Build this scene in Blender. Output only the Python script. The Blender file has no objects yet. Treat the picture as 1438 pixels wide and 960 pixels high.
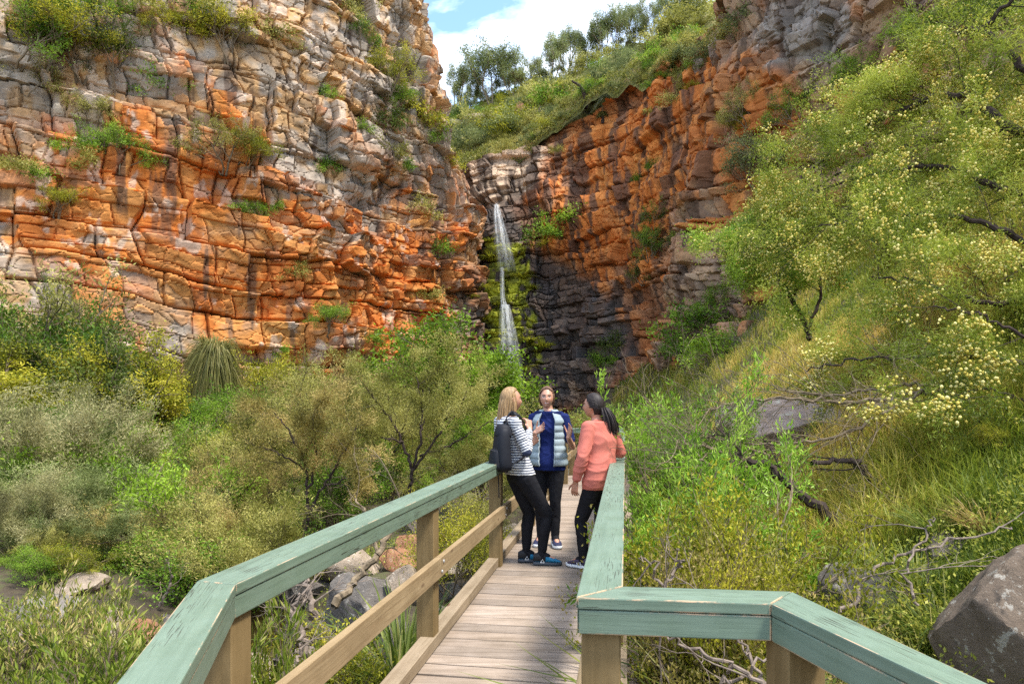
import bpy, bmesh, math, random
import numpy as np
from mathutils import Vector, Matrix

sc = bpy.context.scene
COL = sc.collection
R = math.radians
# ------------------------------------------------------------------ camera model
EYE = 1.57; FPX = 959.0; HZ = 563.0; CX = 719.0      # photograph is 1438 x 960

def at(px, py, Y):
    """pixel of the photograph + distance -> point in the place"""
    return np.array([(px - CX) * Y / FPX, Y, EYE - (py - HZ) * Y / FPX])

def onz(px, py, z):
    Y = (EYE - z) * FPX / (py - HZ)
    return np.array([(px - CX) * Y / FPX, Y, z])

# ------------------------------------------------------------------ mesh helpers
def mesh_data(name, V, faces, smooth=False):
    V = np.asarray(V, np.float32).reshape(-1, 3)
    if isinstance(faces, np.ndarray):
        faces = [faces]
    faces = [np.asarray(f, np.int32) for f in faces if len(f)]
    me = bpy.data.meshes.new(name)
    me.vertices.add(len(V)); me.vertices.foreach_set('co', V.ravel())
    loops = np.concatenate([f.ravel() for f in faces])
    sizes = np.concatenate([np.full(len(f), f.shape[1], np.int32) for f in faces])
    starts = np.concatenate([[0], np.cumsum(sizes)[:-1]]).astype(np.int32)
    me.loops.add(len(loops)); me.loops.foreach_set('vertex_index', loops)
    me.polygons.add(len(sizes)); me.polygons.foreach_set('loop_start', starts)
    try: me.polygons.foreach_set('loop_total', sizes)
    except Exception: pass
    me.update(calc_edges=True)
    if smooth: me.shade_smooth()
    else: me.shade_flat()
    return me

def set_col(me, rgb, name='Col'):
    a = me.color_attributes.new(name, 'FLOAT_COLOR', 'POINT')
    c = np.ones((len(me.vertices), 4), np.float32); c[:, :3] = rgb
    a.data.foreach_set('color', c.ravel())

def set_val(me, v, name='v'):
    a = me.attributes.new(name, 'FLOAT', 'POINT')
    a.data.foreach_set('value', np.asarray(v, np.float32).ravel())

def link(name, me, mat=None, parent=None, loc=None):
    o = bpy.data.objects.new(name, me)
    COL.objects.link(o)
    if mat is not None:
        for m in (mat if isinstance(mat, (list, tuple)) else [mat]): me.materials.append(m)
    if parent is not None: o.parent = parent
    if loc is not None: o.location = loc
    return o

def tag(o, label=None, cat=None, group=None, kind=None):
    if label: o['label'] = label
    if cat: o['category'] = cat
    if group: o['group'] = group
    if kind: o['kind'] = kind
    return o

def empty(name, loc=(0, 0, 0), rz=0.0):
    o = bpy.data.objects.new(name, None); COL.objects.link(o)
    o.location = loc; o.rotation_euler = (0, 0, rz); o.empty_display_size = .2
    return o

def copy_tree(o, parent=None):
    c = o.copy(); COL.objects.link(c)
    if parent is not None: c.parent = parent
    for ch in KIDS.get(o.name, []):
        copy_tree(ch, c)
    return c
KIDS = {}

class MB:
    """collects pieces into one mesh"""
    def __init__(s): s.V = []; s.F = {}; s.n = 0; s.A = []; s.M = []
    def add(s, V, F, a=None):
        V = np.asarray(V, float).reshape(-1, 3)
        for f in (F if isinstance(F, list) else [F]):
            f = np.asarray(f, int)
            if len(f): s.F.setdefault(f.shape[1], []).append(f + s.n)
        s.V.append(V); s.n += len(V)
        s.A.append(np.full(len(V), 0.0) if a is None else np.broadcast_to(np.asarray(a, float), (len(V),)))
    def data(s, name, smooth=False, attr=None):
        me = mesh_data(name, np.concatenate(s.V), [np.concatenate(f) for f in s.F.values()], smooth)
        if attr: set_val(me, np.concatenate(s.A), attr)
        return me
    def obj(s, name, mat, parent=None, smooth=False, attr=None):
        return link(name, s.data(name, smooth, attr), mat, parent)

def norm(v):
    v = np.asarray(v, float); n = np.linalg.norm(v, axis=-1, keepdims=True)
    return v / np.maximum(n, 1e-9)

def tube(pts, rad, sides=6, cap=True):
    pts = np.asarray(pts, float); n = len(pts)
    rad = np.broadcast_to(np.asarray(rad, float), (n,))
    T = norm(np.gradient(pts, axis=0))
    ref = np.array([0, 0, 1.0]) if abs(T[0, 2]) < .9 else np.array([1.0, 0, 0])
    U = norm(np.cross(T, ref)); 
    for i in range(1, n):
        u = U[i - 1] - T[i] * np.dot(U[i - 1], T[i]); U[i] = norm(u)
    W = np.cross(T, U)
    a = np.arange(sides) * 2 * np.pi / sides
    V = pts[:, None] + rad[:, None, None] * (np.cos(a)[None, :, None] * U[:, None] + np.sin(a)[None, :, None] * W[:, None])
    i = np.arange(n - 1)[:, None] * sides; j = np.arange(sides)[None]; j2 = (j + 1) % sides
    F = np.stack([i + j, i + j2, i + sides + j2, i + sides + j], -1).reshape(-1, 4)
    V = V.reshape(-1, 3)
    fs = [F]
    if cap:
        V = np.vstack([V, pts[0], pts[-1]]); b = n * sides; jj = np.arange(sides)
        fs.append(np.stack([np.full(sides, b), (jj + 1) % sides, jj], -1))
        fs.append(np.stack([np.full(sides, b + 1), jj + (n - 1) * sides, (jj + 1) % sides + (n - 1) * sides], -1))
    return V, fs

def boxv(x0, x1, y0, y1, z0, z1):
    V = np.array([[x, y, z] for z in (z0, z1) for y in (y0, y1) for x in (x0, x1)], float)
    F = np.array([[0, 2, 3, 1], [4, 5, 7, 6], [0, 1, 5, 4], [1, 3, 7, 5], [3, 2, 6, 7], [2, 0, 4, 6]])
    return V, F

def cat3(P, n):
    s = np.linspace(0, len(P) - 1, n); i = np.clip(np.floor(s).astype(int), 0, len(P) - 2); f = (s - i)[:, None]
    g = lambda k: P[np.clip(k, 0, len(P) - 1)]
    a, b, c, d = g(i - 1), g(i), g(i + 1), g(i + 2)
    return .5 * ((2 * b) + (-a + c) * f + (2 * a - 5 * b + 4 * c - d) * f ** 2 + (-a + 3 * b - 3 * c + d) * f ** 3)

# ------------------------------------------------------------------ numpy noise
def h2(ix, iy, seed):
    ix = np.asarray(ix).astype(np.int64); iy = np.asarray(iy).astype(np.int64)
    h = (ix * 374761393 + iy * 668265263 + seed * 974634777) & 0xFFFFFFFF
    h = ((h ^ (h >> 13)) * 1274126177) & 0xFFFFFFFF
    h = ((h ^ (h >> 16)) * 2246822519) & 0xFFFFFFFF
    h = h ^ (h >> 15)
    return (h & 0xFFFFFF) / float(0x1000000)

def vn(x, y, seed=0):
    x = np.asarray(x, float); y = np.asarray(y, float)
    ix = np.floor(x); iy = np.floor(y); fx = x - ix; fy = y - iy
    fx = fx * fx * fx * (fx * (fx * 6 - 15) + 10); fy = fy * fy * fy * (fy * (fy * 6 - 15) + 10)
    a = h2(ix, iy, seed); b = h2(ix + 1, iy, seed); c = h2(ix, iy + 1, seed); d = h2(ix + 1, iy + 1, seed)
    return (a + (b - a) * fx) * (1 - fy) + (c + (d - c) * fx) * fy

def fbm(x, y, seed=0, oct=4):
    s = 0; a = 1; t = 0
    for o in range(oct):
        s = s + a * vn(x * 2 ** o + 17.3 * o, y * 2 ** o - 9.1 * o, seed + o); t += a; a *= .5
    return s / t

def sstep(a, b, x):
    t = np.clip((np.asarray(x, float) - a) / (b - a), 0, 1); return t * t * (3 - 2 * t)

def worley(x, y, seed, ju=.9, jv=.4, bond=True):
    """brick-bonded cells: returns distance to the edge, two hashes, offset from the cell's heart"""
    iy = np.floor(y); 
    F1 = np.full(x.shape, 9e9); F2 = F1.copy(); H = np.zeros(x.shape); G = H.copy(); DX = H.copy(); DY = H.copy()
    for dy in (-1, 0, 1):
        ry = iy + dy
        sh = h2(ry, ry * 0 + 7, seed + 5) if bond else 0 * ry
        xs = x + sh; ix = np.floor(xs)
        for dx in (-1, 0, 1):
            cx = ix + dx
            px = cx + .5 + (h2(cx, ry, seed) - .5) * ju; py = ry + .5 + (h2(cx, ry, seed + 1) - .5) * jv
            ex = xs - px; ey = y - py
            d = (np.abs(ex) ** 3 + np.abs(ey) ** 3) ** (1 / 3.)
            m = d < F1
            F2 = np.where(m, F1, np.minimum(F2, d)); F1 = np.where(m, d, F1)
            H = np.where(m, h2(cx, ry, seed + 2), H); G = np.where(m, h2(cx, ry, seed + 3), G)
            DX = np.where(m, ex, DX); DY = np.where(m, ey, DY)
    return F2 - F1, H, G, DX, DY

# ------------------------------------------------------------------ materials
def new_mat(name):
    m = bpy.data.materials.new(name); m.use_nodes = True
    nt = m.node_tree; b = nt.nodes['Principled BSDF']
    return m, nt, b
def N(nt, t, **kw):
    n = nt.nodes.new(t)
    for k, v in kw.items(): setattr(n, k, v)
    return n
def ramp(nt, pts, interp='LINEAR'):
    r = N(nt, 'ShaderNodeValToRGB'); e = r.color_ramp; e.interpolation = interp
    while len(e.elements) < len(pts): e.elements.new(.5)
    for el, (p, c) in zip(e.elements, pts):
        el.position = p; el.color = (c if len(c) == 4 else (*c, 1)) if not isinstance(c, (int, float)) else (c, c, c, 1)
    return r
def mixc(nt, fac, a, b, mode='MIX'):
    m = N(nt, 'ShaderNodeMix', data_type='RGBA', blend_type=mode)
    for s, v in ((0, fac), (6, a), (7, b)):
        if isinstance(v, bpy.types.NodeSocket): nt.links.new(v, m.inputs[s])
        else: m.inputs[s].default_value = v if s == 0 else (*v, 1) if len(v) == 3 else v
    return m.outputs[2]
def noise(nt, vec, scale, detail=4, rough=.55, dist=0):
    n = N(nt, 'ShaderNodeTexNoise'); n.inputs['Scale'].default_value = scale
    n.inputs['Detail'].default_value = detail; n.inputs['Roughness'].default_value = rough; n.inputs['Distortion'].default_value = dist
    if vec is not None: nt.links.new(vec, n.inputs['Vector'])
    return n.outputs[0]
def mapping(nt, scale=(1, 1, 1), src='Object', rot=(0, 0, 0)):
    tc = N(nt, 'ShaderNodeTexCoord'); mp = N(nt, 'ShaderNodeMapping')
    mp.inputs['Scale'].default_value = scale; mp.inputs['Rotation'].default_value = rot
    nt.links.new(tc.outputs[src], mp.inputs[0]); return mp.outputs[0]
def bump(nt, b, h, strength=.4, dist=.02):
    n = N(nt, 'ShaderNodeBump'); n.inputs['Strength'].default_value = strength; n.inputs['Distance'].default_value = dist
    nt.links.new(h, n.inputs['Height']); nt.links.new(n.outputs[0], b.inputs['Normal'])

def mat_plain(name, col, rough=.7, spec=.3, var=.15, scale=8, bscale=0, bstr=.3, bdist=.01):
    m, nt, b = new_mat(name)
    v = mapping(nt)
    r = ramp(nt, [(.3, tuple(c * (1 - var) for c in col)), (.7, tuple(min(1, c * (1 + var)) for c in col))])
    nt.links.new(noise(nt, v, scale), r.inputs[0]); nt.links.new(r.outputs[0], b.inputs['Base Color'])
    b.inputs['Roughness'].default_value = rough; b.inputs['Specular IOR Level'].default_value = spec
    if bscale: bump(nt, b, noise(nt, v, bscale, 5), bstr, bdist)
    return m

def mat_leaf(name, dark, mid, light, trans=.42, rough=.5):
    m, nt, b = new_mat(name)
    at_ = N(nt, 'ShaderNodeAttribute', attribute_name='v')
    oi = N(nt, 'ShaderNodeObjectInfo')
    add = N(nt, 'ShaderNodeMath', operation='MULTIPLY_ADD'); add.inputs[1].default_value = .30; 
    nt.links.new(oi.outputs['Random'], add.inputs[0]); nt.links.new(at_.outputs['Fac'], add.inputs[2])
    sub = N(nt, 'ShaderNodeMath', operation='SUBTRACT'); sub.inputs[1].default_value = .15
    nt.links.new(add.outputs[0], sub.inputs[0])
    r = ramp(nt, [(.05, dark), (.5, mid), (.95, light)]); nt.links.new(sub.outputs[0], r.inputs[0])
    nt.links.new(r.outputs[0], b.inputs['Base Color'])
    b.inputs['Roughness'].default_value = rough; b.inputs['Specular IOR Level'].default_value = .25
    t = N(nt, 'ShaderNodeBsdfTranslucent'); nt.links.new(r.outputs[0], t.inputs[0])
    mx = N(nt, 'ShaderNodeMixShader'); mx.inputs[0].default_value = trans
    out = nt.nodes['Material Output']
    nt.links.new(b.outputs[0], mx.inputs[1]); nt.links.new(t.outputs[0], mx.inputs[2]); nt.links.new(mx.outputs[0], out.inputs[0])
    return m

def mat_rock_attr(name, bs=1.5, bstr=.6, bdist=.12):
    m, nt, b = new_mat(name)
    v = mapping(nt)
    a = N(nt, 'ShaderNodeAttribute', attribute_name='Col')
    r = ramp(nt, [(.28, .70), (.5, 1.0), (.74, 1.22)]); nt.links.new(noise(nt, v, 2.2, 6, .65), r.inputs[0])
    c = mixc(nt, 1.0, a.outputs['Color'], r.outputs[0], 'MULTIPLY')
    nt.links.new(c, b.inputs['Base Color']); b.inputs['Roughness'].default_value = .9; b.inputs['Specular IOR Level'].default_value = .2
    bump(nt, b, noise(nt, v, bs, 8, .7), bstr, bdist)
    return m

# ------------------------------------------------------------------ camera, sky, sun
cam = bpy.data.cameras.new('camera'); co = bpy.data.objects.new('camera', cam); COL.objects.link(co)
co.location = (0, 0, EYE); co.rotation_euler = (R(90), 0, 0)
cam.sensor_width = 36; cam.lens = 36 * FPX / 1438; cam.shift_y = (HZ - 480) / 1438; cam.clip_end = 2000; cam.clip_start = .05
sc.camera = co
SUN_AZ, SUN_EL = 120, 63
w = bpy.data.worlds.new('World'); sc.world = w; w.use_nodes = True
nt = w.node_tree; bg = nt.nodes['Background']; bg.inputs[1].default_value = .14
sky = N(nt, 'ShaderNodeTexSky', sky_type='NISHITA'); sky.sun_disc = False
sky.sun_elevation = R(SUN_EL); sky.sun_rotation = R(SUN_AZ); sky.altitude = 100; sky.air_density = 1.3; sky.dust_density = .4; sky.ozone_density = 5
v = mapping(nt, (1, 1, 1.9), 'Generated', (0, 0, R(25)))
n1 = noise(nt, v, 3.1, 7, .6, .35)
r = ramp(nt, [(.43, (0, 0, 0)), (.66, (1, 1, 1))]); nt.links.new(n1, r.inputs[0])
n2 = noise(nt, v, 7.0, 5, .6, .2)
r2 = ramp(nt, [(.3, (7.4, 7.8, 8.4)), (.7, (11, 11, 11))]); nt.links.new(n2, r2.inputs[0])
nt.links.new(mixc(nt, r.outputs[0], sky.outputs[0], r2.outputs[0]), bg.inputs[0])
sl = bpy.data.lights.new('sun', 'SUN'); so = bpy.data.objects.new('sun', sl); COL.objects.link(so)
sl.energy = 2.7; sl.angle = R(11); sl.color = (1, .95, .86)
sd = Vector((math.sin(R(SUN_AZ)) * math.cos(R(SUN_EL)), math.cos(R(SUN_AZ)) * math.cos(R(SUN_EL)), math.sin(R(SUN_EL))))
so.rotation_euler = sd.to_track_quat('Z', 'Y').to_euler(); so.location = (0, 0, 60)
vs = sc.view_settings; vs.view_transform = 'Standard'; vs.look = 'None'; vs.exposure = 1.5; vs.gamma = 1; vs.use_curve_mapping = False
sc.cycles.use_denoising = False; sc.cycles.max_bounces = 6; sc.cycles.transparent_max_bounces = 12
sc.cycles.diffuse_bounces = 3; sc.cycles.glossy_bounces = 2; sc.cycles.use_adaptive_sampling = True; sc.cycles.adaptive_threshold = .01
# ------------------------------------------------------------------ ground
_CY = [-10, 3, 5, 8.7, 12.5, 17, 25, 40, 54, 70]
_CXX = [-3, -2.3, -2.3, -3.4, -7.2, -9, -8, -3.5, -.6, -.6]
_RY = [-10, 2.1, 16, 25, 40, 55, 70]
_RX = [.5, .75, 2.95, 4.4, 4.6, 3.0, 3.0]
def ground_z(X, Y):
    X = np.asarray(X, float); Y = np.asarray(Y, float)
    xl = np.interp(Y, _CY, _CXX); xr = np.interp(Y, _RY, _RX)
    n = (fbm(X * .6, Y * .6, 3, 3) - .5) * .5 + (fbm(X * 2.3, Y * 2.3, 5, 3) - .5) * .16
    d = np.clip(X - xr, 0, 40)
    zr = -.75 + np.interp(Y, [2, 5, 11], [.34, .55, .72]) * d + .024 * d * d
    zr = np.minimum(zr, 24 + .05 * d)
    dl = np.clip(xl - X, 0, 60)
    zl = -1.55 + .75 * (1 - np.exp(-dl / .9)) + .085 * dl + .004 * dl * dl * (dl < 40)
    zl = np.minimum(zl, 7)
    t = sstep(.45, 1.0, (X - xl) / np.maximum(xr - xl, .5)) * .5 + sstep(.7, 2.0, X - xl) * .5
    zm = -1.55 + 1.15 * t
    z = np.where(X > xr, zr, np.where(X < xl, zl, zm))
    ch = np.exp(-((X - xl) / .9) ** 2)
    return z + n * (1 - .8 * ch)

def gz(x, y): return float(ground_z(np.array([x]), np.array([y]))[0])

def build_ground():
    xs = np.sinh(np.linspace(-3.9, 3.9, 330)) * 4.2; 
    ys = np.concatenate([np.linspace(-40, 1, 30)[:-1], np.geomspace(1, 160, 330)])
    X, Y = np.meshgrid(xs, ys); Z = ground_z(X, Y)
    nx = len(xs); ny = len(ys)
    i = np.arange(ny - 1)[:, None] * nx + np.arange(nx - 1)[None]
    F = np.stack([i, i + 1, i + nx + 1, i + nx], -1).reshape(-1, 4)
    me = mesh_data('ground', np.stack([X, Y, Z], -1), F, True)
    m, nt, b = new_mat('soil')
    v = mapping(nt)
    r = ramp(nt, [(.3, (.03, .022, .013)), (.5, (.07, .05, .028)), (.62, (.07, .08, .02)), (.75, (.12, .092, .06))])
    nt.links.new(noise(nt, v, 3.0, 8, .7), r.inputs[0]); nt.links.new(r.outputs[0], b.inputs['Base Color'])
    b.inputs['Roughness'].default_value = .95; bump(nt, b, noise(nt, v, 14, 6, .7), .8, .06)
    o = link('ground', me, m); tag(o, kind='structure')
build_ground()

# creek water
def build_creek():
    ys = np.linspace(-6, 40, 120); xl = np.interp(ys, _CY, _CXX)
    k = np.linspace(-1, 1, 9)
    W = 1.15 + .3 * np.sin(ys * 1.3)
    X = xl[:, None] + k[None] * W[:, None]; Y = np.repeat(ys[:, None], 9, 1)
    Z = np.full_like(X, -1.36) + np.clip(ys[:, None] - 14, 0, 99) * .002
    i = np.arange(119)[:, None] * 9 + np.arange(8)[None]
    me = mesh_data('creek_water', np.stack([X, Y, Z], -1), np.stack([i, i + 1, i + 10, i + 9], -1).reshape(-1, 4), True)
    m, nt, b = new_mat('creek_water')
    b.inputs['Base Color'].default_value = (.022, .016, .005, 1); b.inputs['Roughness'].default_value = .06
    b.inputs['Specular IOR Level'].default_value = .5
    bump(nt, b, noise(nt, mapping(nt), 5, 3), .12, .03)
    o = link('creek_water', me, m); tag(o, kind='structure')
build_creek()

# ------------------------------------------------------------------ cliffs
def cat_rom(P, n):
    P = np.asarray(P, float); s = np.linspace(0, len(P) - 1, n)
    i = np.clip(np.floor(s).astype(int), 0, len(P) - 2); f = (s - i)[:, None]
    g = lambda k: P[np.clip(k, 0, len(P) - 1)]
    a, b, c, d = g(i - 1), g(i), g(i + 1), g(i + 2)
    return .5 * ((2 * b) + (-a + c) * f + (2 * a - 5 * b + 4 * c - d) * f ** 2 + (-a + 3 * b - 3 * c + d) * f ** 3)

def loft(levels, nt_, nz, ztop):
    zs = [l[0] for l in levels]
    C = np.stack([cat_rom(l[1], 400) for l in levels])                # level, 400, 2
    L = np.concatenate([[0], np.cumsum(np.linalg.norm(np.diff(C.mean(0), axis=0), axis=1))])
    u = np.linspace(0, L[-1], nt_)
    t = np.interp(u, L, np.arange(400))
    C2 = np.stack([np.stack([np.interp(t, np.arange(400), C[k, :, j]) for j in (0, 1)], -1) for k in range(len(levels))])
    zt = np.interp(np.linspace(0, 1, nt_), np.linspace(0, 1, len(ztop)), ztop)
    vv = np.linspace(0, 1, nz)
    Z = zs[0] + vv[:, None] * (zt - zs[0])[None]                       # nz, nt
    k = np.clip(np.searchsorted(zs, Z) - 1, 0, len(zs) - 2)
    za = np.array(zs)[k]; zb = np.array(zs)[k + 1]; f = np.clip((Z - za) / (zb - za), 0, 1.3)
    f = np.where(f < 1, f * .75 + .25 * f * f * (3 - 2 * f), f)
    ci = np.arange(nt_)[None] + 0 * k
    X = C2[k, ci, 0] * (1 - f) + C2[k + 1, ci, 0] * f; Y = C2[k, ci, 1] * (1 - f) + C2[k + 1, ci, 1] * f
    U = np.repeat(u[None], nz, 0)
    return X, Y, Z, U

def bed_steps(z, seed, hmin, hmax, soft=.12):
    r = np.random.default_rng(seed); e = np.cumsum(r.uniform(hmin, hmax, 120)) - 12
    k = np.searchsorted(e, z); k = np.clip(k, 1, 118)
    lo = e[k - 1]; hi = e[k]; f = (z - lo) / (hi - lo)
    prot = r.uniform(-1, 1, 121)
    return prot[k], f, (z - lo), (hi - z), k

def bricks(u, z, seed, hmin, hmax, w, tilt=.25):
    """courses of jointed blocks: edge distances (m), block hashes, centred offsets"""
    r = np.random.default_rng(seed); e = np.cumsum(r.uniform(hmin, hmax, int(90 / hmin))) - 20
    k = np.clip(np.searchsorted(e, z), 1, len(e) - 1); lo = e[k - 1]; hi = e[k]
    wk = w * r.uniform(.6, 1.7, len(e) + 1)[k]
    uu = u + (z - lo) * (h2(k, k * 0, seed + 1) - .5) * 2 * tilt
    q = uu / wk + h2(k, k * 0 + 3, seed + 2) * 9
    i = np.floor(q); j0 = h2(i, k, seed + 3) * .7 - .35
    i = np.where(q < i + j0, i - 1, i); j1 = h2(i + 1, k, seed + 3) * .7 - .35
    over = q >= i + 1 + j1; i = np.where(over, i + 1, i)
    ja = i + (h2(i, k, seed + 3) * .7 - .35); jb = i + 1 + (h2(i + 1, k, seed + 3) * .7 - .35)
    du = np.minimum(q - ja, jb - q) * wk; dv0 = z - lo; dv1 = hi - z
    H = h2(i, k, seed + 4); G = h2(i, k, seed + 5)
    return np.maximum(du, 0), dv0, dv1, H, G, (q - (ja + jb) / 2) * wk, z - (lo + hi) / 2, hi - lo, k

def rock_disp(U, Z, X, Y, seed, dip=0.0, amp=1.0, blocky=None, bed=(1.4, 3.3)):
    """displacement of a bedded, jointed rock face, metres along the face's normal"""
    if blocky is None: blocky = np.ones_like(U)
    wz = Z + dip * U + (fbm(U * .11, Z * .13, seed, 3) - .5) * 1.7 + (fbm(U * .8, Z * .5, seed + 9, 3) - .5) * (.12 + .25 * blocky)
    wu = U + (fbm(U * .4, Z * .4, seed + 20, 3) - .5) * (.6 + .9 * blocky)
    big = (fbm(U * .10, Z * .08, seed + 30, 3) - .5) * 3.4
    du, v0, v1, H0, G0, cx0, cz0, hh, bk = bricks(wu, wz, seed + 1, bed[0], bed[1], 3.8)
    n = fbm(U * .3, Z * .3, seed + 77, 3)
    lvl = (h2(bk, bk * 0 + 1, seed + 6) - .5) * .5
    d = big + lvl + (H0 - .5) * .95 + cz0 * (.10 + .3 * (G0 - .3)) + cx0 * (h2(np.floor(H0 * 9999), bk, 8) - .5) * .35
    d -= .85 * np.exp(-(v0 / .10) ** 2) * (h2(np.floor(wu / 4.1), bk, seed + 7) > .3) + .30 * np.exp(-(du / .06) ** 2) + .12 * np.exp(-v1 / .03)
    # second set of joints
    du2, a0, a1, H1, G1, cx1, cz1, h1, k1 = bricks(wu + .2 * wz, wz + .35 * (H0 - .5), seed + 40, .7, 1.7, 1.75, .4)
    s2 = np.clip(.25 + .9 * blocky * (n + .15), .15, 1.4)
    d += s2 * ((H1 - .5) * .80 + cz1 * (G1 - .3) * .40 + cx1 * (h2(np.floor(H1 * 9999), k1, 9) - .5) * .5
               - .40 * np.exp(-(a0 / .06) ** 2) - .32 * np.exp(-(du2 / .05) ** 2))
    # irregular fracture
    e2, H2, G2, dx2, dy2 = worley(wu / .78, wz / .46, seed + 50, .95, .75)
    s3 = np.clip(.15 + blocky * (1.5 - 1.9 * n), .1, 1.2)
    d += s3 * ((H2 - .5) * .26 + dy2 * (G2 - .4) * .18 + dx2 * (H2 * 7 % 1 - .5) * .18 - .13 * np.exp(-(e2 / .07) ** 2))
    d += (fbm(U * 1.6, Z * 2.4, seed + 70, 5) - .5) * .11
    e = np.minimum(np.minimum(du, v0), np.minimum(du2, a0))
    return d * amp, dict(H0=H0, G0=G0, H1=H1, H2=H2, G1=G1, G2=G2, e=e, e2=e2 * .4, wz=wz, wu=wu)

def face_normals(X, Y, Z):
    P = np.stack([X, Y, Z], -1)
    n = np.cross(np.gradient(P, axis=1), np.gradient(P, axis=0))
    n = norm(n)
    s = np.sign(np.sum(n * (np.array([0, 5, 4.0]) - P), -1).mean())
    return n * s

def palette(w, cols):
    """w: list of weights arrays"""
    W = np.stack(w, -1); W = W / W.sum(-1, keepdims=True)
    return np.sum(W[..., None] * np.array(cols), -2)

def build_cliff(name, levels, ntt, nzz, ztop, seed, colour, **kw):
    X, Y, Z, U = loft(levels, ntt, nzz, ztop)
    n = face_normals(X, Y, Z)
    # smooth the normals so blocks step out of the wall in one direction
    for _ in range(3):
        n[1:-1, 1:-1] = norm(n[1:-1, 1:-1] + n[:-2, 1:-1] + n[2:, 1:-1] + n[1:-1, :-2] + n[1:-1, 2:])
    px = CX + FPX * X / Y; py = HZ - FPX * (Z - EYE) / Y
    bl = kw.pop('blocky', None)
    if bl is not None: bl = bl(px, py)
    d, info = rock_disp(U, Z, X, Y, seed, blocky=bl, **kw)
    nh = n.copy(); nh[..., 2] *= .35; nh = norm(nh)
    P = np.stack([X, Y, Z], -1) + nh * d[..., None]
    P[..., 2] += (info['H1'] - .5) * .0
    C = colour(px, py, U, Z, info)
    i = np.arange(nzz - 1)[:, None] * ntt + np.arange(ntt - 1)[None]
    F = np.stack([i, i + 1, i + ntt + 1, i + ntt], -1).reshape(-1, 4)
    me = mesh_data(name, P, F)
    set_col(me, np.clip(C, .004, .9).reshape(-1, 3))
    o = link(name, me, ROCK); tag(o, kind='structure')
    return o

ROCK = mat_rock_attr('cliff_rock', 5.0, .45, .05)
PALE = (.40, .325, .245); GREY = (.235, .195, .16); ORANGE = (.47, .148, .028); DEEP = (.27, .08, .022); OCHRE = (.41, .22, .07)
DARK = (.075, .052, .04); BROWN = (.30, .15, .07); CREAM = (.47, .385, .29)
def blob(px, py, x, y, rx, ry): return np.exp(-(((px - x) / rx) ** 2 + ((py - y) / ry) ** 2))

def col_left(px, py, U, Z, I):
    n1 = fbm(U * .22, Z * .22, 900, 4); n2 = fbm(U * .9, Z * .9, 910, 4); st = fbm(U * 2.2, Z * .25, 920, 4); n3 = fbm(U * .45, Z * .5, 930, 3)
    om = 1.25 * blob(px, py, 270, 340, 250, 130) + .55 * blob(px, py, 560, 440, 140, 110) + .8 * blob(px, py, 230, 170, 90, 90) + .5 * blob(px, py, 60, 250, 90, 60) \
        + .35 * blob(px, py, 620, 330, 70, 90) + .6 * blob(px, py, 585, 90, 12, 70) + .5 * blob(px, py, 420, 480, 200, 60) - .7 * blob(px, py, 235, 490, 60, 40) - .3 * blob(px, py, 150, 350, 60, 25) + .03
    om = om + (n1 - .5) * .9 + (I['H1'] - .5) * .7 + (I['H2'] - .5) * .5 + (n3 - .5) * .6 - .30 * sstep(250, 420, px) * sstep(330, 200, py)
    o = sstep(.18, .85, om)
    pal = palette([.2 + sstep(.3, .8, I['H2'] + n2 - .5), .35 + .5 * (n2 > .55) + .4 * (I['G1'] > .6), .25 * sstep(.5, .9, I['G2'])], [PALE, GREY, CREAM])
    org = palette([.8 + 0 * px, 1.2 * sstep(.5, .9, I['H1']) , 1.2 * sstep(.4, .65, n2) * (.5 + .5 * sstep(360, 450, py)) + 1.1 * (I['G1'] > .72)], [ORANGE, DEEP, OCHRE])
    C = pal * (1 - o[..., None]) + org * o[..., None]
    # rusty blush in the joints of the pale rock, grey weathered crusts, dark drip stains
    rust = .75 * (1 - o) * sstep(.45, .65, fbm(U * .7, Z * .7, 940, 3)) * sstep(.45, .2, I['e2'])
    C = C * (1 - rust[..., None]) + np.array(OCHRE) * rust[..., None]
    gy = .75 * sstep(.58, .72, fbm(U * .55, Z * .8, 950, 4) + .12 * (I['H2'] - .5)) * (.45 + .5 * sstep(420, 520, py))
    C = C * (1 - gy[..., None]) + np.array((.17, .135, .105)) * gy[..., None]
    dk = .75 * sstep(.60, .74, st) * sstep(.35, .7, n1 + .1)
    C = C * (1 - dk[..., None]) + np.array((.085, .055, .04)) * dk[..., None]
    wh = .6 * sstep(.66, .72, fbm(U * 1.3, Z * .7, 960, 3) + .1 * (I['G2'] - .5)) 
    C = C * (1 - wh[..., None]) + np.array((.44, .355, .28)) * wh[..., None]
    # wet dark foot beside the fall
    wt = sstep(640, 690, px) * sstep(330, 420, py)
    C = C * (1 - .8 * wt[..., None]) + np.array((.035, .028, .022)) * .8 * wt[..., None]
    return C * (.85 + .45 * n2)[..., None] * (.74 + .34 * I['H2'] + .28 * I['H1'])[..., None]

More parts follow.
